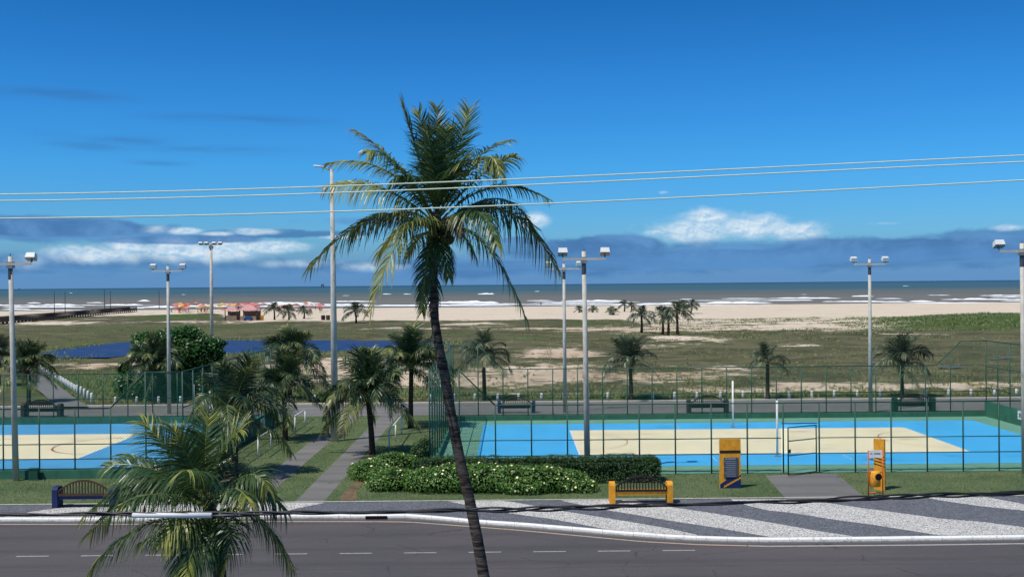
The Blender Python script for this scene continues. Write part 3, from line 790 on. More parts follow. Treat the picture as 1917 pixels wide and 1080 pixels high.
# left court
LL = LX1+50
lp = [ (G(px,896).x + 50) for px in (9,75,140,206,271)] 
st_ = lp[1]-lp[0]
lp = [lp[0]-st_*k for k in range(14,0,-1) if lp[0]-st_*k > 0] + lp + [LL]
kx_ = lp[-2]; kz_ = lp[-3]
fence('front fence of the left court on a low green wall', (-50,46.05), (LX1,46.05), lp, mkprof([(0,lowh),(kz_,lowh),(kx_,hih),(LL,hih)]), .38, [.42,.83,1.45], (.38,.2))
lq = [LL-1.46*k for k in range(24, 0, -1) if LL-1.46*k > 0] + [LL]
fence('far fence of the left court, before the footpath and the bush', (-50,64.4), (LX1,64.4), lq, mkprof([(0,lowh),(LL-2.92,lowh),(LL-1.46,hih),(LL,hih)]), .42, [.45,1.5], (.42,.2), mesh_step=.1)
SD2 = 64.4-46.05
fence('tall slanting end fence of the left court, on a green wall beside the palms', (LX1,46.05), (LX1,64.4), [i*SD2/12 for i in range(1,12)], mkprof([(0,hih),(SD2,hih)]), .9, [1.7,2.95], (.9,.2))
# small signs on the walls
def wall_sign(label, p, w, h, nrm, arrow):
    t = thing('wall_sign', label, 'sign', p)
    mb = MB()
    if abs(nrm) : mb.box((0,0,0), (.03,w,h))
    mb.build('panel', m_white, t)
    mb = MB(); dx = .018*nrm
    for (yy_, zz_, ww, hh) in arrow: mb.box((dx, yy_*w, zz_*h), (.006, ww*w, hh*h))
    mb.build('marks', m_dtext, t)
pA = AT(1908, 780, 58.0); pA.x = RX1-.13
ys_ = (27.67*F)/(1908-958.5)
wall_sign('small white sign with dark mark on the right end wall', (RX1-.125, ys_, .62), .55, .48, -1, [(0,.12,.35,.14),(.1,-.1,.14,.3),(-.12,-.1,.14,.3)])
ys_ = (LX1+.12)*F/(489-958.5)
wall_sign('pale notice with a dark figure on the outside of the left court wall', (LX1+.125, ys_, .50), 1.0, .55, 1, [(0,.1,.18,.5),(.2,-.15,.1,.25)])
# meter box on the low wall
pb_ = G(68, 897); mb = MB(); mb.box((0,0,.24), (.38,.22,.48)); mb.box((0,0,.495), (.42,.26,.03)); o = mb.build('meter_box', m_green, None); o.location = (pb_.x, 45.75, 0); tag(o, 'dark green box against the low wall beside the left lamp pole', 'utility box')

# volleyball posts
def court_post(x, y, label, h=2.55):
    t = thing('net_post', label, 'post', (x, y, .035)); mb = MB(); mb.tube([(0,0,0),(0,0,h)], .05, 10); mb.build('pole', m_white, t, True)
    mb = MB(); mb.lathe((0,0,0), [(.14,0),(.14,.03),(.07,.05)], 12); mb.build('base_plate', m_steel, t)
    mb = MB(); mb.box((0,.06,h-.12), (.05,.08,.05)); mb.build('hook', m_steel, t)
court_post(12.12, 60.35, 'white net post at the far side of the right court')
court_post(12.08, 50.1, 'white net post at the near side of the right court, beside the gate')
pq = G(363, 806); court_post(pq.x, pq.y, 'white post in the left court, the left one of the two')
pq = G(394, 824); court_post(pq.x, pq.y, 'white post in the left court, right one beside the end fence')

# ------------------------------------------------------------------ lamp poles
def flood_head(t, x, z, face, s=1.0):
    """box floodlight tilted down"""
    ob = thing('x', None, None); bpy.data.objects.remove(ob)
    mb = MB(); rot = Matrix.Rotation(R(face), 3, 'X')
    mb.box((x, 0, z), (.46*s, .36*s, .26*s), rot=rot, taper=.86)
    b = mb.build('floodlight', m_lampw, t)
    mb = MB(); mb.box(Vector((x,0,z)) + rot @ Vector((0,0,-.15*s)), (.44*s, .34*s, .05*s), rot=rot); mb.build('lens', m_lampd, b)
    mb = MB(); mb.box((x, 0, z-.22*s), (.06,.06,.14*s)); mb.build('bracket', m_steel, b)
def flood_pole(label, px, py, top_h, arm, r0=.13, r1=.085, face=28, lean=0.0, s=1.0, boot=True, rz=0.0):
    g_ = G(px, py); t = thing('floodlight_pole', label, 'lamp post', (g_.x, g_.y, 0), rz, 'floodlight poles round the courts')
    mb = MB(); mb.tube([(0,0,0),(lean*.5,0,top_h*.5),(lean,0,top_h)], [r0,(r0+r1)/2,r1], 12); mb.build('pole', m_conc, t, True)
    mb = MB(); mb.box((lean,-.10,top_h-.32), (arm*2,.07,.09)); mb.build('crossarm', m_conc, t)
    mb = MB(); mb.box((lean,0,top_h-.36), (.26,.26,.26)); mb.build('clamp', m_steel, t)
    mb = MB(); mb.tube([(lean,0,top_h),(lean,0,top_h+.12)], .03, 6); mb.build('finial', m_steel, t)
    if boot: mb = MB(); mb.tube([(lean,0,top_h-.5),(lean,0,top_h-.95)], r1+.012, 12); mb.build('band', m_lampd, t)
    for sg in (-1, 1):
        flood_head(t, lean+sg*(arm-.02), top_h, face, s*.88)
    return t
flood_pole('grey floodlight pole in front of the left court, at the left edge', 30, 900, 9.35, .90, face=-25, lean=-.14)
flood_pole('grey floodlight pole by the bush behind the left court', 317, 775, 9.35, .95, face=20)
flood_pole('grey floodlight pole behind the right court, half hidden beyond the nearer pole', 1058, 773, 9.25, .98, face=20)
flood_pole('floodlight pole rising from the clipped hedge before the right court', 1100, 889, 9.35, .90, face=-25, lean=-.08)
flood_pole('floodlight pole behind the right court, between the two right benches', 1630, 772, 9.35, .98, face=20)
flood_pole('floodlight pole at the far right edge, before the right court', 1919, 887, 9.5, .98, face=-25, lean=-.06)
# tall street lamp between the two paths
g_ = G(627, 826); t = thing('street_lamp', 'very tall street lamp with one curved lamp arm between the two paths', 'street lamp', (g_.x, g_.y, 0))
mb = MB(); mb.tube([(0,0,0),(0,0,7),(-.03,0,14.0)], [.20,.15,.085], 14); mb.build('pole', m_conc, t, True)
mb = MB(); mb.tube([(-.02,0,13.9),(-.18,0,14.0),(-.42,0,14.1)], [.04,.035,.03], 8); mb.build('arm', m_steel, t, True)
for s_, yo in ((-1,0),):
    mb = MB(); c_ = Vector((s_*.66, yo, 14.15)); rot = Matrix.Rotation(s_*R(-8), 3, 'Y')
    ring = []
    for (u_, w_) in ((-.34,.04),(-.25,.10),(0,.14),(.22,.11),(.32,.05)):
        ring.append([mb.vert(c_ + rot @ Vector((u_*s_, w_*math.cos(a), .055*math.sin(a)*(w_/.14)**.5))) for a in np.linspace(0, 2*PI, 12, endpoint=False)])
    for a_1, b_1 in zip(ring, ring[1:]):
        for k in range(12): mb.f.append([a_1[k], a_1[(k+1)%12], b_1[(k+1)%12], b_1[k]])
    mb.f.append(ring[0]); mb.f.append(ring[-1]); h_ = mb.build('lamp_head', m_lampw, t, True)
# tall pole with four lamps behind the bush
Yp = 112.0; g_ = AT(397, 660, Yp); zt = AT(397, 455, Yp).z
t = thing('floodlight_mast', 'tall mast with four flat lamps on a crossbar, rising behind the broad-leaved bush', 'lamp post', (g_.x, Yp, 0))
mb = MB(); mb.tube([(0,0,0),(0,0,zt)], [.22,.13], 12); mb.build('pole', m_conc, t, True)
mb = MB(); mb.box((0,-.12,zt-.15), (2.3,.09,.12)); mb.build('crossarm', m_conc, t)
mb = MB(); mb.box((0,0,zt-.45), (.36,.36,.3)); mb.build('clamp', m_steel, t)
for x_ in (-1.02,-.45,.35,.98):
    mb = MB(); mb.box((x_,-.1,zt+.02), (.42,.4,.16), rot=Matrix.Rotation(R(-10),3,'X'), taper=.8); b_o = mb.build('floodlight', m_lampw, t)
    mb = MB(); mb.box((x_,-.1,zt-.085), (.36,.34,.05)); mb.build('lens', m_lampd, b_o)

# ------------------------------------------------------------------ benches
def bench_meshes(wood, paint):
    out = []
    HW = 1.145
    def arm(sx):
        mb = MB()
        # rounded-topped concrete end, profile in the y-z plane, extruded along x
        prof = [(-.26,0),(.26,0),(.26,.66),(.22,.73),(.15,.76),(-.12,.76),(-.20,.73),(-.26,.64)]
        x0 = sx*HW if sx < 0 else HW-.2
        mb.prism([(x0, a, b) for a, b in prof], (.2, 0, 0)); return mb
    out.append(('end_support', arm(-1), paint)); out.append(('end_support', arm(1), paint))
    mb = MB(); mb.box((0,-.02,.375), (2*HW-.404,.44,.14)); out.append(('seat', mb, paint))
    # arched back: frame arc, bottom rail, slats
    W2 = HW-.215; z0, z1, zp = .47, .58, .99
    def top(x): return z1 + (zp-z1)*math.cos(x/W2*PI/2)**.8
    mb = MB(); prev = None
    for i in range(25):
        x_ = -W2 + 2*W2*i/24; zt_ = top(min(W2, max(-W2, x_)))
        cur = [mb.vert((x_,.17,zt_-.035)), mb.vert((x_,.17,zt_+.03)), mb.vert((x_,.24,zt_+.03)), mb.vert((x_,.24,zt_-.035))]
        if prev:
            for k in range(4): mb.f.append([prev[k], cur[k], cur[(k+1)%4], prev[(k+1)%4]])
        prev = cur
    mb.box((0,.205,z0), (2*W2,.06,.08)); mb.box((-W2+.02,.205,.56),(.04,.05,.12)); mb.box((W2-.02,.205,.56),(.04,.05,.12)); 
    out.append(('back_frame', mb, wood))
    mb = MB()
    for i in range(1, 17):
        x_ = -W2 + 2*W2*i/17; mb.box((x_, .205, (z0+top(x_))/2), (.042, .03, top(x_)-z0-.03))
    out.append(('back_slats', mb, wood))
    return [(n, m.build(n, mt, data_only=True)) for n, m, mt in out]
def bench(label, px, py, ms, rz=0.0, s=1.0):
    g_ = G(px, py); t = thing('bench', label, 'bench', (g_.x, g_.y+.26, .012), rz+PI, 'arched slat-back benches')
    t.scale = (s, s, s)
    for n, me_ in ms: link(n, me_, t)
by = bench_meshes(m_dkwood, m_yellow); bb = bench_meshes(m_brown, m_navy)
m_gpaint = simple('dark_grey_paint', lin(58,58,66), .7, .2, var=.15); m_dgreen = simple('dark_green_paint', lin(26,62,50), .7, .2, var=.15)
bg_ = bench_meshes(m_dkwood, m_gpaint); bgr = bench_meshes(m_dkwood, m_dgreen)
bench('yellow concrete bench with dark arched slat back beside the hedge', 1201, 943, by)
bench('navy blue bench with brown arched slats on the left pavement', 156, 951, bb)
bench('blue bench on the promenade behind the far fence, nearest the court corner', 967, 774, bb, s=1.02)
bench('dark grey bench on the promenade behind the net posts', 1326, 774, bg_, s=1.1)
bench('dark green bench on the promenade near the right lamp pole', 1713, 771, bgr, s=1.1)
bench('dark bench on the promenade behind the left court', 76, 781, bg_, s=1.08)

# ------------------------------------------------------------------ totem sign
g_ = G(1367.5, 914); t = thing('totem_sign', 'yellow totem sign with dark plaque and navy foot on the lawn', 'sign', (g_.x, g_.y+.05, 0), R(0))
mb = MB(); mb.box((0,0,.96), (.81,.13,1.90)); mb.build('panel', m_yellow, t)
mb = MB(); mb.box((0,-.066,1.43), (.814,.012,.11)); mb.build('stripe', m_dkwood, t)
mb = MB(); mb.prism([(-.405,-.067,.012),(.405,-.067,.012),(.405,-.067,.57),(.30,-.067,.44),(-.17,-.067,.44),(-.17,-.067,.33),(-.405,-.067,.17)], (0,-.006,0)); mb.build('navy_foot', m_navy, t)
mb = MB()
wv = [(-.26+.66*i/14, .03+.36*i/14 + (.012 if i % 2 else -.012)) for i in range(15)]
mb.prism([(a,-.0745,b) for a, b in wv] + [(a,-.0745,b+.075) for a, b in reversed(wv)], (0,-.004,0)); mb.build('wavy_stripe', m_yellow, t)
mb = MB(); mb.box((.02,-.085,.83), (.55,.03,.76)); pl = mb.build('plaque', m_plaque, t)
mb = MB(); rr = random.Random(5)
mb.box((-.17,-.102,1.165), (.06,.004,.045)); mb.box((.05,-.102,1.165), (.32,.004,.03))
for k in range(9): mb.box((.02-(.0 if k%3 else .04),-.102,1.06-.073*k), (.44-.05*(k%3),.004,.012))
mb.build('lettering', m_text, pl)

# litter bin in an orange frame, yellow pillar sign behind
g_ = G(1639.5, 932); t = thing('litter_bin', 'yellow litter bin with round black mouth hung in a tall orange frame', 'litter bin', (g_.x, g_.y, 0))
for s_ in (-1, 1):
    mb = MB(); mb.tube([(s_*.265,0,0),(s_*.265,0,1.76)], .024, 8); mb.build('frame_post', m_orange, t, True)
mb = MB(); mb.tube([(-.265,0,.20),(.265,0,.20)], .02, 8); mb.tube([(-.265,0,.95),(.265,0,.95)], .016, 8); mb.build('crossbar', m_orange, t, True)
mb = MB(); mb.box((0,0,1.63), (.51,.025,.27)); sg_ = mb.build('sign_panel', m_white, t)
mb = MB(); mb.box((.07,-.015,1.645), (.22,.004,.035)); mb.box((-.16,-.015,1.645), (.08,.004,.03)); mb.build('lettering', m_dtext, sg_)
mb = MB(); mb.lathe((0,.10,.42), [(.17,0),(.205,.03),(.21,.30),(.21,.52),(.17,.56),(.10,.575)], 20); bd = mb.build('bin_body', m_yellow, t, True)
mb = MB()
ring = [(.075+.125*math.cos(a), -.115, .80+.125*math.sin(a)) for a in np.linspace(0,2*PI,20,endpoint=False)]
mb.prism(ring, (0,.05,0)); mb.build('mouth', m_dark, bd)  # solid disc, coloured black for the shade in the bin opening
g_ = G(1647, 917); t = thing('pillar_sign', 'slim yellow pillar sign with brown slanting stripes behind the litter bin', 'sign', (g_.x, g_.y, 0), R(-32))
mb = MB(); mb.box((0,0,.98), (.40,.16,1.96)); mb.build('panel', m_yellow, t)
mb = MB()
for k in range(4): mb.prism([(-.2,-.082,1.0+.12*k),(.2,-.082,.90+.12*k),(.2,-.082,.94+.12*k),(-.2,-.082,1.04+.12*k)], (0,-.004,0))
mb.build('slanting_stripes', m_dkwood, t)

# ------------------------------------------------------------------ balance bars
def bar(label, x, y0, y1, n):
    t = thing('hand_rail', label, 'handrail', (x, y0, 0), 0, 'white exercise handrails beside the paths'); 
    for k in range(n):
        y_ = (y1-y0)*k/(n-1); mb = MB(); mb.tube([(0,y_,0),(0,y_,1.0)], .038, 8); mb.build('post', m_white, t, True)
    mb = MB(); mb.tube([(0,-.05,1.0),(0,y1-y0+.05,1.0)], .034, 8); mb.build('rail', m_white, t, True)
bar('white handrail on the left lawn nearest the end fence, near one of two', -11.85, 50.8, 53.5, 2)
bar('white handrail on the left lawn by the promenade, far one of two', -11.8, 59.2, 62.1, 2)
bar('white handrail with three posts right of the paths', -6.0, 52.9, 58.8, 3)

# ------------------------------------------------------------------ bollards
bm = MB(); bm.tube([(0,0,0),(0,0,.50),(0,0,.54)], [.10,.09,.06], 10); bol_me = bm.build('bollard', m_white, smooth=True, data_only=True)
k = 0
bx0 = G(217, 757).x
xs_b = []
x_ = G(216, 757).x
px_list = [216,256,297,338,377,420,546,589,632,676,724,768,806,850,889,932,971,1014,1056,1098,1138,1181,1222,1263,1305,1349,1391,1433,1477,1520,1562,1605,1648,1690,1733,1776,1818,1862,1903]
for i, px in enumerate(px_list):
    q = AT(px, 752, 74.9); o = link('bollard', bol_me, None, (q.x, 74.9, 0.02))
    w_ = ORD[i] if i < 20 else ORD[len(px_list)-1-i]
    side = 'left' if i < 20 else 'right'
    tag(o, f'{w_} short white bollard from the {side} along the far promenade edge', 'bollard', 'short white bollards along the promenade')
# low hoops beside the footpath
ra, rb = G(172, 757), G(76, 694)
hoop = MB(); 
for y_ in (-.42, .42): hoop.tube([(0,y_,0),(0,y_,.62)], .055, 8)
hoop.tube([(0,-.46,.62),(0,.46,.62)], .055, 8)
hoop_me = hoop.build('hoop', m_white, smooth=True, data_only=True)
dirv = (rb-ra); Lh = dirv.length; ang = math.atan2(-dirv.x, dirv.y)
for i in range(20):
    f_ = i/19; p = ra.lerp(rb, f_)
    if i < 5:
        o = link('bollard', bol_me, None, p, scale=(1.15,1.15,1.5)); tag(o, f'{ORD[i]} white bollard from the promenade corner up the footpath edge', 'bollard', 'white posts beside the footpath')
    else:
        o = link('barrier_hoop', hoop_me, None, p, (0,0,ang)); tag(o, f'{ORD[i-5]} low white hoop barrier up the footpath edge, counted from the promenade', 'barrier', 'white hoops beside the footpath')
# thin stake on the dune
g_ = G(1030.5, 673); mb = MB(); mb.tube([(0,0,0),(.03,0,1.35)], .045, 6); o = mb.build('stake', m_conc); o.location = g_; tag(o, 'thin pale stake standing alone on the sandy flat', 'stake')

# ------------------------------------------------------------------ cables
CY = 15.0
def cable_pts(pxs, Yc, n=90):
    P_ = [AT(a, b, Yc) for a, b in pxs]
    xs_ = [p.x for p in P_]; zs_ = [p.z for p in P_]
    co = np.polyfit(xs_, zs_, 3 if len(pxs) > 4 else 2)
    x0, x1 = xs_[0], xs_[-1]; out = []
    for i in range(n+1):
        x_ = x0 + (x1-x0)*i/n; out.append(Vector((x_, Yc, float(np.polyval(co, x_)))))
    return out
def extend(pts, m=30):
    a, b = pts[0], pts[-1]; d0 = (pts[1]-a).normalized(); d1 = (b-pts[-2]).normalized()
    return [a - d0*m] + pts + [b + d1*m]
for lab, pl_ in (('topmost pale overhead wire crossing the sky', [(0,364),(480,354),(960,335),(1440,314),(1917,291)]),
                 ('second pale overhead wire, just under the topmost', [(0,376),(480,366.5),(960,347),(1440,325.5),(1917,303)]),
                 ('lowest of the three pale overhead wires, on its own', [(0,409),(480,400.5),(960,384),(1440,362),(1917,337.5)])):
    pts = extend(cable_pts(pl_, CY)); mb = MB(); mb.tube(pts, .0088, 8)
    tag(mb.build('overhead_wire', m_wire, None, True), lab, 'wire', 'bare overhead wires')
lc = [(0,961),(160,963.5),(330,964),(480,961),(720,956.5),(960,951.5),(1200,946),(1437,939.5),(1640,933),(1800,926),(1917,919.5)]
base = cable_pts(lc, CY, 420); base = extend(base, 20)
t = thing('cable_bundle', 'thick twisted black cable bundle with a white sleeve, crossing low in front', 'cable', (0,0,0))
for ph in range(3):
    mb = MB(); pts = []
    for i, p in enumerate(base):
        a = p.x*2*PI/1.75 + ph*2*PI/3 + .8*math.sin(p.x*.7+ph); r_ = .017 + .010*math.sin(p.x*1.3+ph)
        pts.append(p + Vector((0, r_*math.cos(a), r_*1.25*math.sin(a))))
    mb.tube(pts, .0140, 8); mb.build('cable_strand', m_cable, t, True)
a, b = AT(248, 964, CY-.01), AT(397, 964, CY-.01)
mb = MB(); mb.tube([a, a+(b-a)*.005, b-(b-a)*.005, b], [.030,.037,.037,.030], 16); mb.build('sleeve', m_sleeve, t, True)
mb = MB(); mb.tube([AT(225,962.5,CY-.03), a], .006, 6); mb.tube([b, AT(442,963,CY-.03)], .006, 6); mb.build('tie_wire', m_steel, t, True)

# ------------------------------------------------------------------ palms
def qb(p0, p1, p2, t): return p0*((1-t)**2) + p1*(2*t*(1-t)) + p2*(t*t)
def add_frond(mb, p0, pm, p2, leaf, n, rnd, tint=0.1, droop=.5, wid=.04, fold=.35, wind=Vector((0,0,0)), segs=3, tipbrown=.3, rach=.028, lag=0.0):
    """p0 root, pm point at mid-length, p2 tip"""
    c = pm*2 - (p0+p2)*.5
    L = (pm-p0).length + (p2-pm).length
    N = 14; pts = [qb(p0, c, p2, i/N) for i in range(N+1)]
    mb.c = min(.5, tint*.8+.3); mb.tube(pts, [rach*(1-.85*i/N)+.003 for i in range(N+1)], 5)
    roll = rnd.uniform(-.75, .75)
    for i in range(n):
        t = .10 + .90*((i+.5)/n)
        p = qb(p0, c, p2, t); T = (qb(p0, c, p2, min(1, t+.02)) - qb(p0, c, p2, t-.02)).normalized()
        up = Vector((0,0,1)); S = T.cross(up)
        if S.length < .15: S = T.cross(Vector((.3,1,0)))
        S.normalize(); Nn = S.cross(T).normalized(); rl = roll*min(1, .3+t); S, Nn = S*math.cos(rl)+Nn*math.sin(rl), Nn*math.cos(rl)-S*math.sin(rl)
        prof = min(1.0, .45+2.6*(t-.08)) * (1.0 if t < .60 else max(.36, 1-1.3*(t-.60)))
        for sd in (-1, 1):
            if rnd.random() < .035: continue
            ll = leaf*prof*rnd.uniform(.8, 1.12)
            a = R(72 - 36*t + rnd.uniform(-9, 9))
            d = (S*sd*math.sin(a) + T*math.cos(a) + Nn*(fold*(1-t*.5)+rnd.uniform(-.12,.12))).normalized()
            q = p; dd = d; tn = tint + rnd.uniform(-.1, .12)
            if t > 1-tipbrown: tn += .55*(t-1+tipbrown)/max(.01, tipbrown)*rnd.random()*1.3
            w0 = wid*rnd.uniform(.75, 1.15); wv_ = T.cross(d)
            wv_ = (T*.9 + Nn*rnd.uniform(-.5,.5)); wv_ = (wv_ - d*wv_.dot(d)).normalized()
            prev = [mb.vert(q - wv_*w0*.35, tn), mb.vert(q + wv_*w0*.35, tn)]
            for s_ in range(1, segs+1):
                dd = (dd + Vector((0,0,-1))*droop*(.26+.80*s_/segs)*(.5+.7*rnd.random()) + wind*.25*s_).normalized()
                q = q + dd*(ll/segs); ww = w0*(1.0, .5, .5, .0)[0] * (1 - (s_/segs)**1.6)*.5 + .002
                tt = tn + (.30*(s_/segs)**2 if rnd.random() < .25 else .03)
                cur = [mb.vert(q - wv_*ww, tt), mb.vert(q + wv_*ww, tt)]
                mb.f.append([prev[0], prev[1], cur[1], cur[0]]); prev = cur
def trunk_mesh(pts, rads, rnd, n=12, ringh=.11):
    mb = MB(); P_ = []; R_ = []
    for i in range(len(pts)-1):
        a, b = pts[i], pts[i+1]; k = max(1, int((b-a).length/ringh*2))
        for j in range(k):
            t = j/k; P_.append(a.lerp(b, t)); r = rads[i]+(rads[i+1]-rads[i])*t
            R_.append(r*(1.0+(.022 if len(R_) % 2 else -.015)+rnd.uniform(-.02,.02)))
    P_.append(pts[-1]); R_.append(rads[-1]); mb.tube(P_, R_, n); return mb
WIND = Vector((-.22, -.05, 0))

# --- tall palm
YP = 24.0
t = thing('coconut_palm', 'tall leaning coconut palm in the centre, its crown against the sky', 'palm tree', (0,0,0))
tp = [(930,1240),(922,1170),(906,1080),(893,1005),(879,935),(862,865),(847,790),(833,705),(820,640),(814,600),(811,540),(812,480),(816,430),(818,395)]
base_ = AT(930,1240,YP); base_.z = .0
org = Vector((base_.x, YP, 0)); t.location = org
P_ = [AT(a, b, YP) - org for a, b in tp]; P_[0].z = -.02
rd = random.Random(11)
rads = [.19,.15,.125,.122,.118,.116,.112,.108,.100,.094,.092,.098,.12,.09]
trunk_mesh(P_, rads, rd, 14).build('trunk', m_bark, t, True)
def fr(spec, YP, org, parent, seed, leaf=.86, n=62, root=(817,425)):
    """root / mid / tip seen positions, dm,dt: metres nearer (-) or farther (+) than the trunk"""
    for i, s in enumerate(spec):
        (rx, ry), (mx, my), (tx, ty), dm, dt, tint, droop, lf = s
        r_ = random.Random(seed+i*7)
        mb = MB(); add_frond(mb, AT(rx, ry, YP)-org, AT(mx, my, YP+dm)-org, AT(tx, ty, YP+dt)-org, leaf*lf, n, r_, tint, droop, .033, .3, WIND*.5, 4, rach=.024)
        mb.build('frond', m_palm, parent, attr=True)
TALL = [
 ((813,392),(782,290),(752,196),.3,.5,.10,.10,.95), ((815,390),(800,290),(783,210),-.2,-.3,.08,.10,.7), ((818,385),(818,290),(818,201),.0,.2,.10,.08,.6),
 ((820,392),(852,295),(880,203),.3,.5,.12,.14,.8), ((815,400),(812,320),(800,240),-.5,-.9,.02,.25,.9), ((818,400),(826,325),(836,245),-.5,-.9,.02,.25,.9), ((820,398),(835,310),(846,240),.5,.7,.0,.2,.85),
 ((822,405),(850,330),(868,300),-.6,-1.2,.05,.4,.9),
 ((812,405),(738,305),(667,246),.5,.8,.30,.35,.75), ((810,412),(722,320),(615,306),-.2,-.2,.35,.5,.8), ((812,408),(742,308),(688,284),-.8,-1.4,.18,.8,.8),
 ((810,415),(712,352),(608,350),-.4,-.7,.42,.9,.95), 
 ((812,432),(700,410),(578,504),.0,.2,.20,.9,.95), ((814,436),(758,432),(692,588),-.7,-1.1,.38,.6,.95), ((815,430),(772,415),(712,470),-1.2,-1.9,.34,.7,.95), ((812,432),(720,400),(660,440),.7,1.2,.15,.8,.8),
 ((822,400),(890,300),(958,263),.4,.7,.22,.35,.7), ((824,405),(905,325),(966,292),.1,-.2,.25,.45,.8), ((822,408),(900,300),(935,330),-.6,-1.1,.28,.8,.85),
 ((824,415),(920,352),(1028,374),.2,.4,.16,.5,.62), 
 ((826,425),(945,395),(1042,505),.3,.5,.12,1.0,1.2), ((826,425),(935,372),(1000,440),.9,1.4,.02,1.0,1.15), ((825,432),(905,455),(985,598),-.2,-.2,.20,.6,.95), ((822,430),(890,395),(930,460),-1.0,-1.8,.06,.9,.9),
 ((815,440),(800,490),(790,585),-.4,-.5,.12,.6,.6), ((820,440),(832,470),(840,520),-.5,-.8,.08,.7,.6), ((818,440),(812,500),(812,590),.5,.5,.05,.5,.6), ((812,436),(790,440),(765,480),1.0,1.6,.0,.8,.8), ((824,436),(855,430),(890,480),1.1,1.8,.0,.8,.8),
 ((812,405),(770,345),(735,340),-.8,-1.3,.05,.7,.8), ((814,425),(760,395),(705,415),.3,.6,.8,1.0,.6), ((822,425),(850,405),(860,440),-.5,-.8,.9,1.1,.45),((822,425),(880,385),(920,385),.6,1.1,.3,.9,.8)]
fr(TALL, YP, org, t, 100)
# coconuts and husk fibre at the crown's heart
mb = MB()
for (a, b, dy_) in ((838,432,-.1),(832,452,-.2),(842,448,.05),(806,450,-.15),(826,440,.2),(810,436,-.3)):
    c_ = AT(a, b, YP+dy_)-org; mb.lathe((c_.x, c_.y, c_.z-.12), [(.02,0),(.07,.03),(.10,.10),(.09,.18),(.04,.24)], 10)
m_nut = simple('coconut_husk', lin(86,84,44), .6, .3, var=.35); mb.build('coconuts', m_nut, t, True)
mb = MB(); rr = random.Random(4)
for k in range(60):
    a = rr.uniform(0, 2*PI); p0 = AT(817, 425+rr.uniform(-22,22), YP)-org; e = p0+Vector((math.cos(a)*.28, math.sin(a)*.28, rr.uniform(-.45,.1))); w_ = Vector((-math.sin(a),math.cos(a),0))*.03
    mb.poly([p0-w_, p0+w_, e+w_*.5, e-w_*.5], rr.uniform(.7,1.1))
mb.build('husk_fibre', m_palm, t, attr=True)

# --- low palm
YQ = 22.5
t = thing('coconut_palm', 'low bushy coconut palm in the lower left foreground over the road', 'palm tree', (0,0,0))
b0 = AT(432, 1200, YQ); org = Vector((b0.x, YQ, .0)); t.location = org
P_ = [AT(a, b, YQ)-org for a, b in ((432,1290),(425,1180),(412,1080),(402,1010),(394,960),(388,930))]; P_[0] = Vector((.0,0,-.02))
trunk_mesh(P_, [.19,.15,.13,.15,.15,.09], rd, 14).build('trunk', m_bark2, t, True)
LOW = [
 ((388,935),(330,860),(268,790),.2,.3,.15,.25,.9), ((388,932),(352,850),(322,800),.4,.6,.1,.2,.85), ((390,930),(385,850),(390,782),.2,.4,.12,.15,.8), ((392,930),(415,850),(452,803),-.1,-.2,.22,.35,.9), ((391,928),(400,860),(418,815),.6,.9,.05,.2,.8),((386,930),(360,870),(335,825),-.5,-.7,.1,.4,.9),
 ((386,938),(305,885),(236,850),.3,.5,.08,.5,.9), ((386,940),(290,880),(197,872),-.2,-.2,.10,.55,.9), ((385,942),(300,895),(215,905),.7,1.1,.02,.7,1.0), ((386,945),(270,905),(158,965),-.1,-.1,.08,.85,1.0), ((386,945),(280,915),(168,1000),.6,.8,.02,.9,1.0), ((388,950),(300,925),(215,950),-1.0,-1.6,.08,.9,1.0),
 ((390,965),(255,990),(163,1078),-.2,-.3,.15,.9,1.2), ((392,968),(330,985),(262,1015),.6,.9,.06,.9,.9), ((392,970),(372,1002),(346,1080),-.9,-1.4,.12,.7,1.05), ((398,968),(430,990),(418,1072),-.7,-1.0,.04,.8,.9), ((392,965),(345,968),(302,1022),-.9,-1.4,.35,.7,.8), ((396,970),(362,1010),(345,1082),-.8,-1.2,.12,.7,.9),
 ((396,945),(455,900),(505,905),.2,.4,.12,.65,.9), ((396,945),(460,890),(500,912),-.4,-.6,.15,.8,.85), ((398,950),(470,915),(535,960),.3,.5,.03,.85,.95), ((398,962),(478,965),(545,1062),-.2,-.2,.18,.85,1.1), ((398,955),(435,915),(470,945),-1.1,-1.8,.2,.8,.85), ((396,945),(430,900),(470,905),.9,1.5,.02,.7,.9),
 ((390,940),(370,890),(350,880),-1.1,-1.9,.05,.8,1.0),
 ((390,935),(360,880),(330,870),1.0,1.7,.0,.5,.9), ((390,935),(420,880),(440,870),.9,1.5,.0,.5,.9)]
fr(LOW, YQ, org, t, 500, leaf=.92, n=64)
mb = MB()
for (a, b, dy_) in ((372,985,-.2),(380,1000,-.25),(365,1000,-.05),(385,985,-.3),(375,1012,-.1)):
    c_ = AT(a, b, YQ+dy_)-org; mb.lathe((c_.x, c_.y, c_.z-.12), [(.02,0),(.07,.03),(.10,.10),(.09,.18),(.04,.24)], 10)
m_nut2 = simple('dark_coconut', lin(40,32,26), .6, .3, var=.35); mb.build('coconuts', m_nut2, t, True)

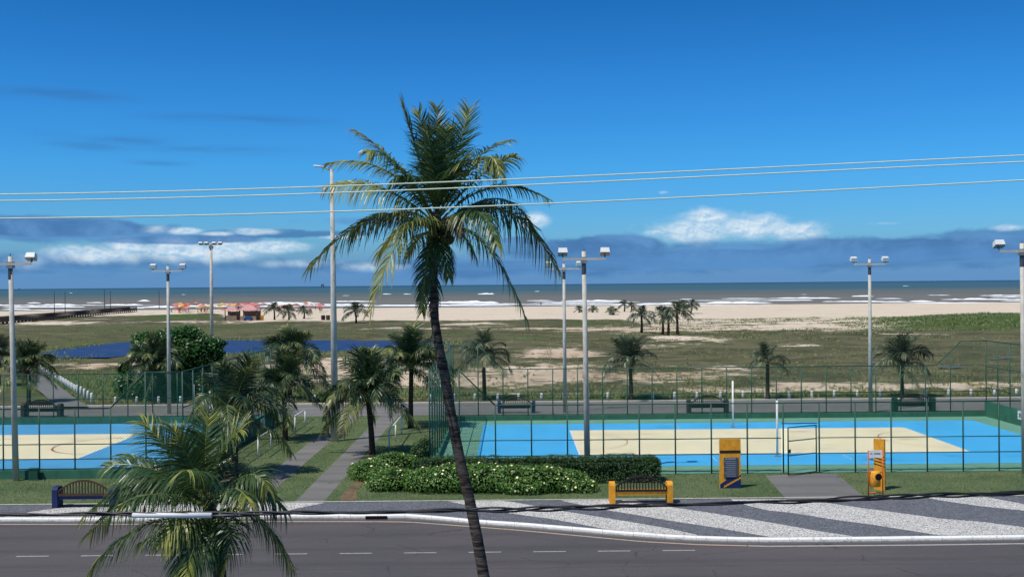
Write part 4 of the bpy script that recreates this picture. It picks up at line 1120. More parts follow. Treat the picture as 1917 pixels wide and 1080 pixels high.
# --- street and dune palms from shared frond meshes
def frond_variant(elev, seed, n=46, leaf=.86, tint=.08, droop=.6, L=2.6, mat=None, segs=3, wid=.05):
    r_ = random.Random(seed); mb = MB(); e = R(elev)
    tipdrop = (.95 if elev > 40 else 1.25 if elev > 0 else .6)
    pm = Vector((r_.uniform(-.1,.1), math.cos(e)*L*.52, math.sin(e)*L*.52))
    p2 = Vector((r_.uniform(-.3,.3), math.cos(e)*L*.9 + (.15 if elev > 50 else 0), math.sin(e)*L*.95 - tipdrop*(1.0 if elev < 65 else .35)))
    add_frond(mb, Vector((0,.04,0)), pm, p2, leaf, n, r_, tint, droop, wid, .25, Vector((0,0,0)), segs)
    return mb.build('frond', mat or m_palm3, attr=True, data_only=True)
VAR = {}
for key, el_, tt, dr in (('up',82,.0,.25),('hi',62,.0,.4),('mid',38,.04,.65),('low',12,.08,.8),('hang',-25,.2,.7)):
    VAR[key] = [frond_variant(el_ + d_, 40+i*3+hash_, tint=tt+(.2 if i == 2 else 0), droop=dr) for hash_, (i, d_) in enumerate(((0,-6),(1,3),(2,8)))]
VARD = {}
for key, el_, tt, dr in (('up',82,.05,.25),('hi',62,.06,.4),('mid',38,.10,.7),('low',10,.2,.9),('hang',-25,.4,.8)):
    VARD[key] = [frond_variant(el_ + d_, 90+i*3, n=34, tint=tt+(.2 if i == 2 else 0), droop=dr, mat=m_palm2) for i, d_ in ((0,-6),(1,5),(2,9))]
def palm(label, bx, by, cx, cy, Rpx, seed, var=VAR, lay=(('up',5),('hi',9),('mid',10),('low',8),('hang',4)), name='coconut_palm', wind=0.0, lean=0.0, Y=None, trunk=.13):
    g_ = G(bx, by) if Y is None else AT(bx, by, Y); g_.z = hgt(g_.x, g_.y) if g_.y > 80 else 0
    c_ = AT(cx, cy, g_.y + lean) - g_
    r_ = random.Random(seed); t = thing(name, label, 'palm tree', g_, 0, 'coconut palms')
    m1 = Vector((c_.x*.3, c_.y*.5, c_.z*.5))
    pts = [Vector((0,0,-.05)), Vector((0,0,.25)), m1, c_]
    trunk_mesh(pts, [trunk*1.5, trunk*1.15, trunk, trunk*.95], r_, 10).build('trunk', m_bark2, t, True)
    s0 = Rpx*g_.y/F/2.15
    for key, cnt in lay:
        a0 = r_.uniform(0, 2*PI)
        for k in range(cnt):
            me_ = var[key][r_.randrange(3)]; az_ = a0 + 2*PI*k/cnt + r_.uniform(-.3,.3); s_ = s0*r_.uniform(.85,1.12)
            # wind gathers the fronds to one side
            az_ += wind*math.cos(az_)*.8
            link('frond', me_, t, c_ + Vector((0,0,.05)), (R(r_.uniform(-7,7)), R(r_.uniform(-14,14)), az_), (s_, s_, s_))
    return t
palm('coconut palm on the left lawn beside the end fence of the left court', 440, 891, 440, 780, 100, 1, lay=(('up',3),('hi',6),('mid',8),('low',7),('hang',3)))
palm('slender coconut palm between the left handrails and the path', 534, 824, 532, 728, 66, 2)
palm('coconut palm right of the paths, in front of the tall street lamp', 697, 851, 689, 745, 84, 3)
palm('coconut palm by the promenade left of the right court corner', 769, 801, 770, 690, 72, 4)
palm('coconut palm beyond the promenade, behind the left path', 543, 748, 545, 674, 60, 5)
palm('coconut palm behind the raised corner of the right court fence', 907, 748, 905, 674, 58, 6, var=VARD, lay=(('up',3),('hi',6),('mid',8),('low',5),('hang',2)))
palm('coconut palm behind the right court, left of the dark grey bench', 1182, 750, 1180, 688, 58, 7, var=VARD, lay=(('up',4),('hi',9),('mid',9),('low',3)))
palm('narrow wind-bent palm behind the right court near the net posts', 1437, 748, 1437, 682, 40, 8, var=VARD, lay=(('up',3),('hi',7),('mid',7),('low',3),('hang',1)), wind=.6)
palm('grey-green palm near the right lamp pole, behind the green bench', 1689, 745, 1688, 688, 62, 9, var=VARD, lay=(('up',4),('hi',8),('mid',8),('low',5),('hang',1)))
palm('coconut palm at the start of the footpath behind the left court', 54, 757, 53, 692, 52, 10)
palm('palm cut by the left edge beyond the footpath', -2, 722, -2, 672, 42, 13, var=VARD)
palm('palm standing against the broad-leaved bush', 290, 752, 288, 692, 58, 12)
# far palms on the beach: crown in one piece
def crown_mesh(seed, nf=18, L=1.9):
    r_ = random.Random(seed); mb = MB()
    for k in range(nf):
        a = 2*PI*k/nf*2.39 + r_.uniform(-.3,.3); e = R(r_.choice((80,62,50,35,20,0,-12)))
        D = Vector((math.cos(a), math.sin(a), 0)); p0 = Vector((0,0,0))
        pm = D*math.cos(e)*L*.55 + Vector((0,0,math.sin(e)*L*.55)); p2 = D*math.cos(e)*L + Vector((0,0,math.sin(e)*L*.95 - .7))
        add_frond(mb, p0, pm, p2, .75, 22, r_, .10, .6, .085, .2, WIND*.4, 2)
    return mb.build('crown', m_palm2, attr=True, data_only=True)
CR = [crown_mesh(s) for s in (1,2,3)]
far = [('far palm beside the thatched kiosks, leftmost of three close together',514,599,513,580,16),('far palm beside the kiosks, middle of three',541,599,540,584,16),('small far palm right of the kiosk pair',569,596,570,582,12),
 ('far palm on the beach right of the two barrels',667,605,665,583,20),('tiny stemless palm on the open beach, leftmost of a pair',1084,585,1084,580,9),('tiny stemless palm on the open beach, right one of a pair',1110,585,1110,580,9),
 ('low dark palm on the beach left of the palm clump',1146,590,1146,584,12),('upright small palm near the waterline, taller of two',1169,583,1169,570,10),('upright small palm near the waterline, shorter of two',1182,584,1182,573,9),
 ('dune palm standing alone left of the clump of three',1201,623,1201,592,23),('left palm of the clump on the sand mound',1241,627,1240,589,19),('middle palm of the clump on the sand mound',1251,628,1251,590,17),('right and largest palm of the clump on the sand mound',1268,631,1267,587,25),
 ('palm behind the clump, nearest the sea',1280,588,1279,573,13),('far palm right of the clump, on the open beach',1293,587,1295,573,14)]
for i, (lb, bx, by, cx, cy, rp) in enumerate(far):
    g_ = G(bx, by); g_.z = hgt(g_.x, g_.y); c_ = AT(cx, cy, g_.y)-g_; t = thing('beach_palm', lb, 'palm tree', g_, 0, 'palms on the far beach')
    rad_ = .22
    mb = MB(); mb.tube([Vector((0,0,-.1)), c_*.5+Vector((.05,0,0)), c_], [rad_*1.2, rad_*.8, rad_*.8], 8); mb.build('trunk', m_bark2, t, True)
    s_ = rp*g_.y/F/1.45; link('crown', CR[i % 3], t, c_, (0,0,i*1.3), (s_,s_,s_))

# ------------------------------------------------------------------ leafy masses
def leaves(mb, n, sampler, size, rnd, tint=.1, cup=0.0):
    for _ in range(n):
        p, nr = sampler()
        d = (nr + Vector((rnd.gauss(0,.6), rnd.gauss(0,.6), rnd.gauss(0,.5)))).normalized()
        a = d.orthogonal().normalized(); a = Matrix.Rotation(rnd.uniform(0,2*PI), 3, d) @ a; b = d.cross(a)
        s_ = size*rnd.uniform(.6,1.25); tn = max(0, tint + rnd.gauss(0,.12))
        mb.poly([p - a*s_*.5, p - b*s_*.28 + d*s_*.05, p + a*s_*.5, p + b*s_*.28 + d*s_*.05], tn)
def ell_sampler(blobs_, rnd, shell=.35, floor=.03):
    tot = sum(b[3]*b[4] for b in blobs_); 
    def f():
        while True:
            k = rnd.uniform(0, tot); 
            for b in blobs_:
                k -= b[3]*b[4]
                if k <= 0: break
            cx, cy, cz, rx, ry, rz = b
            d = Vector((rnd.gauss(0,1), rnd.gauss(0,1), rnd.gauss(0,1))).normalized(); r_ = 1 - shell*rnd.random()**2 + rnd.uniform(-.03,.10)
            p = Vector((cx+d.x*rx*r_, cy+d.y*ry*r_, cz+d.z*rz*r_))
            if p.z < floor: continue
            return p, Vector((d.x/rx, d.y/ry, d.z/rz+.3)).normalized()
    return f
def blob_core(mb, blobs_, k=.82, n=14, m=8):
    for (cx, cy, cz, rx, ry, rz) in blobs_:
        prof = []
        rings = []
        for j in range(m+1):
            th = PI*j/m
            rings.append([mb.vert((cx+rx*k*math.sin(th)*math.cos(2*PI*i/n), cy+ry*k*math.sin(th)*math.sin(2*PI*i/n), max(.0, cz-rz*k*math.cos(th)))) for i in range(n)])
        for a_, b_ in zip(rings, rings[1:]):
            for i in range(n): mb.f.append([a_[i], a_[(i+1)%n], b_[(i+1)%n], b_[i]])
m_core = simple('shaded_inner_core', lin(24,36,18), .95, .05, var=.4, scale=5)  # dark colour painted as the shade behind the leaves
# clipped hedge
hp0, hp1 = G(788, 897), G(1224, 893); HY = 44.4
hx0, hx1 = AT(775, 880, HY).x, AT(1232, 880, HY).x
t = thing('hedge', 'long clipped dark hedge in front of the right court fence', 'hedge', ((hx0+hx1)/2, HY, 0))
hl = (hx1-hx0)/2; hd = .62; hh = .98
rh = random.Random(21)
def hedge_pt():
    while True:
        f = rh.random()
        if f < .5: p = Vector((rh.uniform(-hl,hl), rh.uniform(-hd,hd), hh)); nr = Vector((0,0,1))
        elif f < .92: p = Vector((rh.uniform(-hl,hl), -hd, rh.uniform(0.02,hh))); nr = Vector((0,-1,.2))
        elif f < .96: p = Vector((hl, rh.uniform(-hd,hd), rh.uniform(0.02,hh))); nr = Vector((1,0,.2))
        else: p = Vector((-hl, rh.uniform(-hd,hd), rh.uniform(0.02,hh))); nr = Vector((-1,0,.2))
        wb = .09*mnoise.noise(Vector((p.x*1.1,p.y*1.1,p.z*1.5))) + .05*mnoise.noise(Vector((p.x*3.5,p.y*3.5,p.z*3.5)))
        # rounded shoulders
        ex = max(0, (abs(p.x)-(hl-.35))/.35); ey = max(0, (abs(p.y)-(hd-.25))/.25); ez = max(0, (p.z-(hh-.25))/.25)
        if ez > 0: p.z -= .12*(ex*ex+ey*ey)*ez
        return p + nr*(wb + rh.uniform(-.06,.05)), nr
mb = MB(); leaves(mb, 15000, hedge_pt, .075, rh, .12); mb.build('foliage', m_hedge, t, attr=True)
mb = MB(); mb.box((0,0,hh*.45), (2*hl-.12, 2*hd-.14, hh*.9)); mb.build('dark_core', m_core, t)  # solid dark block standing for the hedge's shaded inside
# flowering shrubs
def shrub(label, bl, nl, nf, seed, size=.10, mat=None, cat='shrub', name='flowering_shrub', flowers=True, tint=.15):
    rnd = random.Random(seed); t = thing(name, label, cat, (bl[0][0], bl[0][1], 0)); off = Vector((bl[0][0], bl[0][1], 0))
    bl2 = [(b[0]-off.x, b[1]-off.y, b[2], b[3], b[4], b[5]) for b in bl]
    sm = ell_sampler(bl2, rnd); mb = MB(); leaves(mb, nl, sm, size, rnd, tint); mb.build('foliage', mat or m_shrub, t, attr=True)
    mb = MB(); blob_core(mb, bl2, .78); mb.build('dark_core', m_core, t, True)  # solid dark cores, shade between the leaves put in as colour
    if flowers and nf:
        mb = MB()
        for _ in range(nf):
            p, nr = sm(); 
            if nr.y > .3 and nr.z < .5: continue
            nr = (nr + Vector((rnd.gauss(0,.3), -.5, .3))).normalized(); p = p + nr*.05
            a = nr.orthogonal().normalized(); b = nr.cross(a); s_ = rnd.uniform(.035,.065)
            ang = [2*PI*k/10 for k in range(10)]
            mb.poly([p + (a*math.cos(q)+b*math.sin(q))*s_*(1 if k % 2 == 0 else .62) for k, q in enumerate(ang)])
        f_ = mb.build('flowers', m_flower, t); f_['kind'] = 'stuff'
    return t
def B(px, py, rpx, hm, dep=1.0):
    g_ = G(px, py); r_ = rpx*g_.y/F; return (g_.x, g_.y+dep*.5, hm*.42, r_, dep, hm*.6)
shrub('long low shrub bed dotted with pale yellow flowers before the hedge', [B(900,922,70,1.0), B(740,918,48,.75), B(800,922,50,.85), B(850,922,60,1.0), B(960,922,60,.95), B(1015,922,60,.95), B(1062,920,44,.75), B(1095,922,28,.45,.7), B(705,920,22,.45,.6), B(980,925,50,.6,.8)], 17000, 230, 31, .11)
shrub('rounder green shrub with few flowers beside the right path', [B(690,900,38,.75), B(735,888,44,.85), B(715,905,42,.6), B(668,892,20,.5,.6), B(760,880,26,.6,.7)], 6500, 60, 33, .10)
shrub('tall loose bush at the corner of the right court, behind the hedge', [B(785,865,18,.9,.8), B(796,862,14,1.1,.6)], 2200, 0, 35, .08, m_hedge, flowers=False, name='corner_bush')
# broad-leaved bush behind the left court
YB = 80.0
def BB(px, py, rx, rz, dy_=0, ry=None): c_ = AT(px, py, YB+dy_); k = YB/F; return (c_.x, YB+dy_, c_.z, rx*k, (ry or rx)*k, rz*k)
bl = [BB(330,690,58,46), BB(285,655,40,30,-.5), BB(365,655,46,32), BB(325,640,44,26,.3), BB(400,680,24,34,.5), BB(250,720,36,30,-.6), BB(300,730,55,30,-1), BB(360,730,50,30,-.8), BB(400,645,20,14,.4), BB(412,660,10,10,0), BB(270,635,24,14), BB(350,622,26,12), BB(232,690,14,14,-.5), BB(385,720,26,22,-.3), BB(418,642,8,5,0)]
t = shrub('large rounded broad-leaved tree bush behind the left court', bl, 15000, 0, 41, .24, m_grape, 'tree', 'broadleaf_tree', flowers=False, tint=.08)
mb = MB(); rr = random.Random(8); ox, oy = bl[0][0], bl[0][1]
for b in bl[1:9]:
    e = Vector((b[0]-ox, b[1]-oy, b[2])); mb.tube([Vector((0,0,0)), e*.45+Vector((rr.uniform(-.2,.2),0,.3)), e], [.16,.10,.04], 7)
mb.build('limbs', m_bark2, t, True)
# low dune shrubs behind the promenade
for (lb, px, py, r_, h_) in (('low straggling shrub beyond the promenade left of the tall lamp', 600, 752, 26, .5), ('low shrub behind the promenade under the palms', 690, 752, 30, .45)):
    shrub(lb, [B(px, py, r_, h_, .8), B(px+r_*1.1, py, r_*.6, h_*.7, .6)], 900, 0, px, .12, m_hedge, flowers=False, name='dune_shrub')

# ------------------------------------------------------------------ grass blades and scrub (stuff)
def in_paths(x, y):
    return (-8.2 < x < -6.95) or (-10.5 < x < -9.35)
rg = random.Random(77); mb = MB()
gpoly = [G(1433,891),G(1475,938.5),G(1624,936),G(1567,888)]
def inside(p, poly):
    c_ = False; n = len(poly)
    for i in range(n):
        a, b = poly[i], poly[(i+1) % n]
        if (a.y > p[1]) != (b.y > p[1]) and p[0] < (b.x-a.x)*(p[1]-a.y)/(b.y-a.y)+a.x: c_ = not c_
    return c_
cnt = 0
while cnt < 42000:
    if rg.random() < .62: x_ = rg.uniform(-24, 26); y_ = rg.uniform(YL+.02, 46.0)
    else: x_ = rg.uniform(LX1+.1, RX0-.1); y_ = rg.uniform(45, 67.1)
    if in_paths(x_, y_) or inside((x_, y_), gpoly): continue
    if RX0 < x_ < RX1 and y_ > RY0-.1: continue
    if x_ < LX1 and y_ > 45.9: continue
    cnt += 1
    h_ = rg.uniform(.03,.075)*(1.5 if mnoise.noise(Vector((x_*.8,y_*.8,0))) > .25 else 1); a = rg.uniform(0, PI); w_ = .014
    dx, dy_ = math.cos(a)*w_, math.sin(a)*w_; lx, ly = rg.gauss(0,.02), rg.gauss(0,.02)
    tn = max(0, .15+.25*mnoise.noise(Vector((x_*.5,y_*.5,3)))+rg.gauss(0,.12)); i0 = len(mb.v)
    mb.v += [(x_-dx,y_-dy_,.012),(x_+dx,y_+dy_,.012),(x_+lx,y_+ly,h_)]; mb.a += [tn]*3; mb.f.append([i0,i0+1,i0+2])
tag(mb.build('grass', m_blade, attr=True), 'short mown grass of the lawns', 'grass', kind='stuff')
mb = MB(); cnt = 0; tries = 0
while cnt < 9000 and tries < 60000:
    tries += 1
    Y_ = 76.3 + 150*rg.random()**2.2; X_ = rg.uniform(-.52, .52)*Y_
    px, py = proj(X_, Y_, 0); g = blob(px, py, GREEN); s = blob(px, py, SAND)
    pr = .15 + .9*g + (.25 if Y_ < 110 else 0); pr *= .4+1.2*max(0, mnoise.noise(Vector((X_*.18,Y_*.12,1)))+.35)
    if 640 < py and 636 < py < 669 and px < 865: continue
    if px < 175 and py > 690 and px < 72+ (py-697)*1.45: continue
    if rg.random() > pr: continue
    cnt += 1; zz = hgt(X_, Y_); hh_ = rg.uniform(.12,.38)*(1.2 if g > .5 else .8); tn = rg.uniform(.05,.5) if g > .4 else rg.uniform(.2,.9)
    for k in range(6):
        a = rg.uniform(0, 2*PI); w_ = .05; q = Vector((X_+rg.gauss(0,.14), Y_+rg.gauss(0,.14), zz-.02)); e = q + Vector((math.cos(a)*hh_*.6, math.sin(a)*hh_*.6, hh_*rg.uniform(.5,1)))
        dx, dy_ = -math.sin(a)*w_, math.cos(a)*w_; mb.poly([(q.x-dx,q.y-dy_,q.z),(q.x+dx,q.y+dy_,q.z),tuple(e)], tn)
def tuft(X_, Y_, hh_, tn, sp=.14, n=6, w_=.05):
    zz = hgt(X_, Y_)
    for k in range(n):
        a = rg.uniform(0, 2*PI); q = Vector((X_+rg.gauss(0,sp), Y_+rg.gauss(0,sp), zz-.02)); e = q + Vector((math.cos(a)*hh_*.6, math.sin(a)*hh_*.6, hh_*rg.uniform(.5,1)))
        dx, dy_ = -math.sin(a)*w_, math.cos(a)*w_; mb.poly([(q.x-dx,q.y-dy_,q.z),(q.x+dx,q.y+dy_,q.z),tuple(e)], max(0, tn+rg.gauss(0,.1)))
for _ in range(5200):
    X_ = rg.gauss(104, 30); Y_ = rg.gauss(200, 16)
    px, py = proj(X_, Y_, hgt(X_, Y_))
    if blob(px, py+3, [(1700,606,130,13,1.0),(1850,606,160,16,1.0)]) < .3 or mnoise.noise(Vector((X_*.12, Y_*.12, 4))) < .0: continue
    tuft(X_, Y_, rg.uniform(.2,.5), rg.uniform(.0,.45), .5, 5, .10)
for _ in range(3000):
    i = rg.randrange(len(m_pp)); q = m_pp[i]; r_ = m_pp[(i+1) % len(m_pp)]; c_ = q.lerp(r_, rg.random())
    if mnoise.noise(Vector((c_.x*.08, c_.y*.08, 8))) < -.1: continue
    tuft(c_.x+rg.gauss(0,1.0), c_.y+rg.gauss(0,2.2), rg.uniform(.12,.4), rg.uniform(.1,.6), .3, 5, .08)
for _ in range(2600):
    X_ = rg.uniform(15, 70); Y_ = rg.uniform(150, 240)
    if mnoise.noise(Vector((X_*.05, Y_*.22, 6))) < .12: continue
    tuft(X_, Y_, rg.uniform(.15,.4), rg.uniform(.1,.6), .5, 5, .12)
tag(mb.build('scrub', m_blade, attr=True), 'low scrub and dune grass on the sandy flats', 'scrub', kind='stuff')

# ------------------------------------------------------------------ boardwalk
w0, w1 = G(-60, 612), G(250, 583.5)
dv = (w1-w0); Lw = dv.length; dv.normalize(); ang = math.atan2(dv.y, dv.x)
t = thing('boardwalk', 'dark wooden boardwalk with railings reaching across the flats to the beach', 'boardwalk', (w0.x, w0.y, 0), ang)
mb = MB(); mb.box((Lw/2,0,.55), (Lw,2.4,.18)); mb.build('deck', m_dkwood, t)
n_ = int(Lw/2.4)
for s_ in (-1.15, 1.15):
    mb = MB()
    for z_ in (1.0,1.3,1.65): mb.box((Lw/2, s_, z_), (Lw,.06,.09))
    for i in range(n_*4+1): mb.box((Lw*i/(n_*4), s_, 1.12), (.10,.09,1.05))
    mb.build('railing', m_dkwood, t)
mb = MB()
for i in range(n_+1):
    for s_ in (-1,1): mb.box((Lw*i/n_, s_, .2), (.2,.2,.7))
mb.build('piles', m_dkwood, t)
for i, (px, yt, yb) in enumerate(((102,546,584),(122,547,584),(196,542,581),(207,545,580),(298,542,574))):
    g_ = G(px, yb+4); h_ = AT(px, yt, g_.y).z; mb = MB(); mb.tube([(0,0,0),(0,0,h_)], [.13,.07], 8); mb.box((0,-.2,h_), (.12,.5,.08))
    o = mb.build('lamp_pole', m_gpaint); o.location = g_; tag(o, ['thin dark pole beyond the boardwalk, leftmost','thin dark pole beyond the boardwalk, second from left','thin dark pole by the boardwalk end, left one of a close pair','thin dark pole by the boardwalk end, right one of a close pair','thin dark pole left of the beach umbrellas'][i], 'pole', 'thin dark poles near the boardwalk')

# ------------------------------------------------------------------ kiosks, umbrellas, barrels
def kiosk(label, px0, px1, pt, pb, mat, name='kiosk'):
    g_ = G((px0+px1)/2, pb); g_.z = hgt(g_.x, g_.y); w_ = (px1-px0)*g_.y/F; h_ = AT((px0+px1)/2, pt, g_.y).z - g_.z
    t = thing(name, label, 'kiosk', g_); e = h_*.68
    mb = MB(); a = w_/2; i0 = len(mb.v)
    for (x_, y_) in ((-a,-a),(a,-a),(a,a),(-a,a)): mb.vert((x_, y_, e))
    for (x_, y_) in ((-a*.35,-a*.2),(a*.35,-a*.2),(a*.35,a*.2),(-a*.35,a*.2)): mb.vert((x_, y_, h_))
    for q in ((0,1,5,4),(1,2,6,5),(2,3,7,6),(3,0,4,7),(4,5,6,7),(3,2,1,0)): mb.f.append([i0+k for k in q])
    mb.build('roof', mat, t)
    for sx in (-1,1):
        for sy in (-1,1):
            mb = MB(); mb.box((sx*a*.88, sy*a*.88, e/2), (.18,.18,e-.01)); mb.build('post', m_brown, t)
    mb = MB(); mb.box((0,-a*.86,.55), (w_*.84,.1,1.1)); mb.box((-a*.86,0,.55), (.1,w_*.84,1.1)); mb.box((0,a*.86,e*.45), (w_*.84,.1,e*.9-.02)); mb.build('wall', m_brown2, t)
m_brown2 = simple('bamboo_wall', lin(160,134,112), .8, .2, var=.3, scale=4)
kiosk('pink-roofed beach kiosk, leftmost of the two in front of the umbrellas', 423, 448, 573, 600, m_pinkt)
kiosk('pink-roofed beach kiosk, right and wider one, left of the beach palms', 450, 486, 571, 600, m_pinkt)
um_cols = {'pink': lin(198,128,124), 'red': lin(184,88,80), 'yellow': lin(210,176,90), 'white': lin(214,208,198), 'orange': lin(200,134,92)}
um_me = {}
pm_ = MB(); pm_.tube([(0,0,0),(0,0,2.3)], .04, 5); pole_me = pm_.build('pole', m_white, data_only=True)
for k_, c_ in um_cols.items():
    mm = simple(k_+'_canvas', c_, .85, .1, var=.12, scale=1.5); mb = MB(); ap = mb.vert((0,0,2.55)); ring = [mb.vert((1.25*math.cos(a)*(1 if i%2==0 else .95), 1.25*math.sin(a)*(1 if i%2==0 else .95), 1.98)) for i, a in enumerate(np.linspace(0,2*PI,16,endpoint=False))]
    for i in range(16): mb.f.append([ap, ring[i], ring[(i+1)%16]])
    mb.tube([(0,0,2.5),(0,0,2.66)], .03, 5); um_me[k_] = mb.build('canopy', mm, data_only=True)
ru = random.Random(9)
tabm = MB(); tabm.lathe((0,0,0), [(.3,0),(.06,.05),(.06,.66),(.45,.68),(.45,.72)], 10); tab_me = tabm.build('beach_table', m_orange, data_only=True)
chm = MB()
chm.box((0,0,.42),(.5,.5,.05)); chm.box((0,.24,.68),(.5,.05,.5))
for sx in (-.22,.22):
    for sy in (-.22,.22): chm.box((sx,sy,.2),(.05,.05,.4))
m_chr = simple('red_plastic', lin(196,96,70), .5, .3, var=.1); ch_me = chm.build('beach_chair', m_chr, data_only=True)
for i in range(72):
    px = ru.uniform(325, 612) if i > 24 else ru.uniform(330, 440); py = ru.uniform(579, 586) if px > 440 else ru.uniform(580, 588)
    if px > 600: py = 582
    k_ = ru.choice(['pink','pink','red','pink','orange','white'] if px > 440 else ['pink','yellow','yellow','white','red','orange','pink','white'])
    if 420 < px < 490 and py > 584: py = 581
    g_ = G(px, py); g_.z = hgt(g_.x, g_.y); s_ = ru.uniform(.85,1.15)
    t = thing('beach_umbrella', f'{k_} beach umbrella in the crowded row before the surf', 'umbrella', g_, ru.uniform(0,3), f'{k_} beach umbrellas'); t.scale = (s_*1.05,s_*1.05,s_)
    link('pole', pole_me, t, rot=(R(ru.uniform(-4,4)),R(ru.uniform(-4,4)),0)); link('canopy', um_me[k_], t, rot=(R(ru.uniform(-8,8)),R(ru.uniform(-8,8)),0))
    if i % 2 == 0:
        o = link('beach_chair', ch_me, None, g_+Vector((ru.uniform(-1.6,1.6), -1.2, 0)), (0,0,ru.uniform(0,6))); tag(o, 'small red plastic chair under the beach umbrellas', 'chair', 'red plastic beach chairs')
    if i % 3 == 0:
        o = link('beach_table', tab_me, None, g_+Vector((ru.uniform(-.8,.8), -.5, 0))); tag(o, 'small round orange table among the beach umbrellas', 'table', 'small beach tables')
for (px, lb, mt) in ((605,'dark barrel on the sand, left one of two',m_dkwood),(614,'dark barrel on the sand, right one of two',m_brown),(490,'yellow drum beside the beach palms',m_yellow)):
    g_ = G(px, 600); mb = MB(); mb.lathe((0,0,0), [(.42,0),(.48,.08),(.46,.4),(.48,.7),(.48,1.1),(.42,1.2)], 14); mb.lathe((0,0,1.2), [(.44,0),(.44,.05)], 14)
    o = mb.build('barrel', mt); o.location = g_; tag(o, lb, 'barrel', 'barrels on the beach')
g_ = G(465, 601); mb = MB(); mb.box((0,0,.55),(2.0,.9,.5)); mb.box((0,0,1.0),(1.4,.8,.4),taper=.8)
for s_ in (-.7,.7): mb.lathe((s_,-.5,.0),[(.28,0),(.3,.05),(.3,.5)],10)
m_bluep = simple('blue_plastic', lin(44,72,120), .5, .3); o = mb.build('cart', m_bluep); o.location = g_; tag(o, 'blue vendor cart beside the pink-roofed kiosk', 'cart')

# ------------------------------------------------------------------ people
def person_mesh(name, mat_body, mats, pose):
    """continuous skinned figure; returns dict of meshes"""
    J = pose
    names = list(J['pts'].keys()); vid = {n: i for i, n in enumerate(names)}
    me_ = bpy.data.meshes.new(name); me_.from_pydata([J['pts'][n][0] for n in names], [(vid[a], vid[b]) for a, b in J['edges']], [])
    o = bpy.data.objects.new(name, me_); col.objects.link(o)
    sk = o.modifiers.new('s', 'SKIN'); sv = me_.skin_vertices[0].data
    for n in names: r = J['pts'][n][1]; sv[vid[n]].radius = (r, r)
    sv[vid['pelvis']].use_root = True
    su = o.modifiers.new('u', 'SUBSURF'); su.levels = 1; su.render_levels = 1
    dg = bpy.context.evaluated_depsgraph_get(); ev = o.evaluated_get(dg); nm = bpy.data.meshes.new_from_object(ev)
    bpy.data.objects.remove(o); nm.materials.clear()
    for m in mats: nm.materials.append(m)
    for p in nm.polygons:
        z_ = p.center.z; p.use_smooth = True
        x_ = abs(p.center.x)
        p.material_index = J['pick'](p.center)
    return nm
m_skin = simple('skin', lin(140,96,70), .6, .3, var=.1); m_redc = simple('red_cloth', lin(190,36,44), .85, .1, var=.2); m_hair = simple('dark_hair', lin(30,22,20), .7, .2)
def pose_walk(st):
    pts = {'pelvis':((0,0,.93),.15),'waist':((0,0,1.08),.13),'chest':((0,0,1.32),.165),'neck':((0,.0,1.50),.055),'head':((0,-.02,1.60),.095),'crown':((0,-.01,1.70),.09),
     'hl':((-.10,0,.88),.10),'kl':((-.11,-.16*st,.50),.065),'al':((-.11,-.05*st-.05,.10),.042),'fl':((-.11,-.22*st-.05,.045),.035),
     'hr':((.10,0,.88),.10),'kr':((.11,.10*st-.03,.50),.065),'ar':((.11,.26*st,.12),.042),'frr':((.11,.14*st,.045),.035),
     'sl':((-.19,0,1.42),.062),'el':((-.25,.10*st,1.16),.045),'wl':((-.25,.0,.92),.034),'hdl':((-.25,-.03,.83),.035),
     'sr':((.19,0,1.42),.062),'er':((.25,-.06*st,1.16),.045),'wr':((.25,-.17*st,.95),.034),'hdr':((.25,-.2*st,.86),.035)}
    ed = [('pelvis','waist'),('waist','chest'),('chest','neck'),('neck','head'),('head','crown'),('pelvis','hl'),('hl','kl'),('kl','al'),('al','fl'),('pelvis','hr'),('hr','kr'),('kr','ar'),('ar','frr'),
          ('chest','sl'),('sl','el'),('el','wl'),('wl','hdl'),('chest','sr'),('sr','er'),('er','wr'),('wr','hdr')]
    def pick(c):
        if c.z > 1.63 or (c.z > 1.52 and c.y > .03): return 2
        if c.z > 1.47: return 0
        if abs(c.x) > .21 and c.z < 1.22: return 0
        if c.z < .20: return 0
        return 1
    return dict(pts=pts, edges=ed, pick=pick)
pme = person_mesh('person', None, [m_skin, m_redc, m_hair], pose_walk(1.0)); pme2 = person_mesh('person', None, [m_skin, m_redc, m_hair], pose_walk(-.8))
for (px, py, me_, lb) in ((48,716,pme,'person in red walking on the footpath behind the left palm, left one'), (65,714.5,pme2,'person in red walking on the footpath, right one beside the white hoops')):
    g_ = G(px, py, .15); o = link('person', me_, None, g_, (0,0,R(200))); tag(o, lb, 'person', 'people in red on the footpath')
m_short = simple('dark_swimwear', lin(40,46,66), .8, .1)
def pick2(c): return 2 if c.z > 1.63 or (c.z > 1.52 and c.y > .03) else (1 if .72 < c.z < 1.0 and abs(c.x) < .21 else 0)
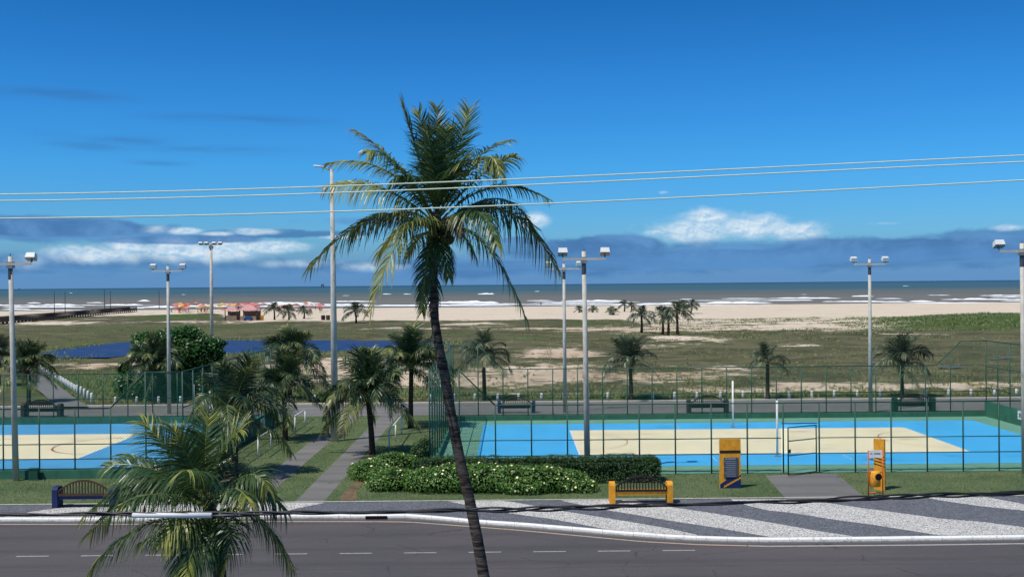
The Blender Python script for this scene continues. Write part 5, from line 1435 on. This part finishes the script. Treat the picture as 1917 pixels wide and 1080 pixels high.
ps = pose_walk(.5); ps['pick'] = pick2; pme3 = person_mesh('person', None, [m_skin, m_short, m_hair], ps)
ru = random.Random(15)
g_ = G(1013, 573.5); o = link('person', pme3, None, (g_.x, 396, -.15), (0,0,1.0)); tag(o, 'lone person standing at the water edge beyond the palm', 'person')
for i in range(12):
    g_ = G(ru.uniform(335, 600), ru.uniform(580, 590)); g_.z = hgt(g_.x, g_.y)
    o = link('person', pme3, None, g_, (0,0,ru.uniform(0,6))); tag(o, 'bather standing among the beach umbrellas', 'person', 'bathers among the umbrellas')

# ------------------------------------------------------------------ oil rigs at the horizon
m_rig = simple('rig_steel', lin(70,84,104), .8, .2)
def rig(label, px, Yr, hpx, crane=True):
    g_ = AT(px, 540, Yr); k = Yr/F; t = thing('oil_platform', label, 'oil rig', (g_.x, Yr, -.3)); h = hpx*k
    mb = MB()
    for sx in (-1,1):
        for sy in (-1,1): mb.tube([(sx*h*.3,sy*h*.3,0),(sx*h*.22,sy*h*.22,h*.45)], h*.035, 6)
    mb.tube([(-h*.3,-h*.3,0),(h*.22,-h*.22,h*.45)], h*.02, 5); mb.tube([(h*.3,-h*.3,0),(-h*.22,-h*.22,h*.45)], h*.02, 5); mb.build('jacket_legs', m_rig, t)
    mb = MB(); mb.box((0,0,h*.5), (h*.7,h*.6,h*.12)); mb.box((-h*.1,0,h*.64), (h*.4,h*.4,h*.16)); mb.build('deck', m_rig, t)
    mb = MB(); mb.tube([(h*.2,0,h*.56),(h*.2,0,h*.8)], h*.04, 6); mb.tube([(h*.2,0,h*.78),(h*.55,0,h*1.05)], h*.03, 6); mb.build('crane', m_rig, t)
    mb = MB(); mb.tube([(-h*.2,0,h*.7),(-h*.2,0,h*.95)], [h*.08,h*.02], 6); mb.build('derrick', m_rig, t)
rig('offshore oil platform on the horizon, left of the tall street lamp', 604, 6000, 8)
rig('tiny offshore platform on the horizon near the left edge', 36, 8000, 3.5)

for o in bpy.data.objects:
    if o.parent is None and o.type == 'MESH' and 'kind' not in o and 'label' not in o: print('UNLABELLED', o.name)
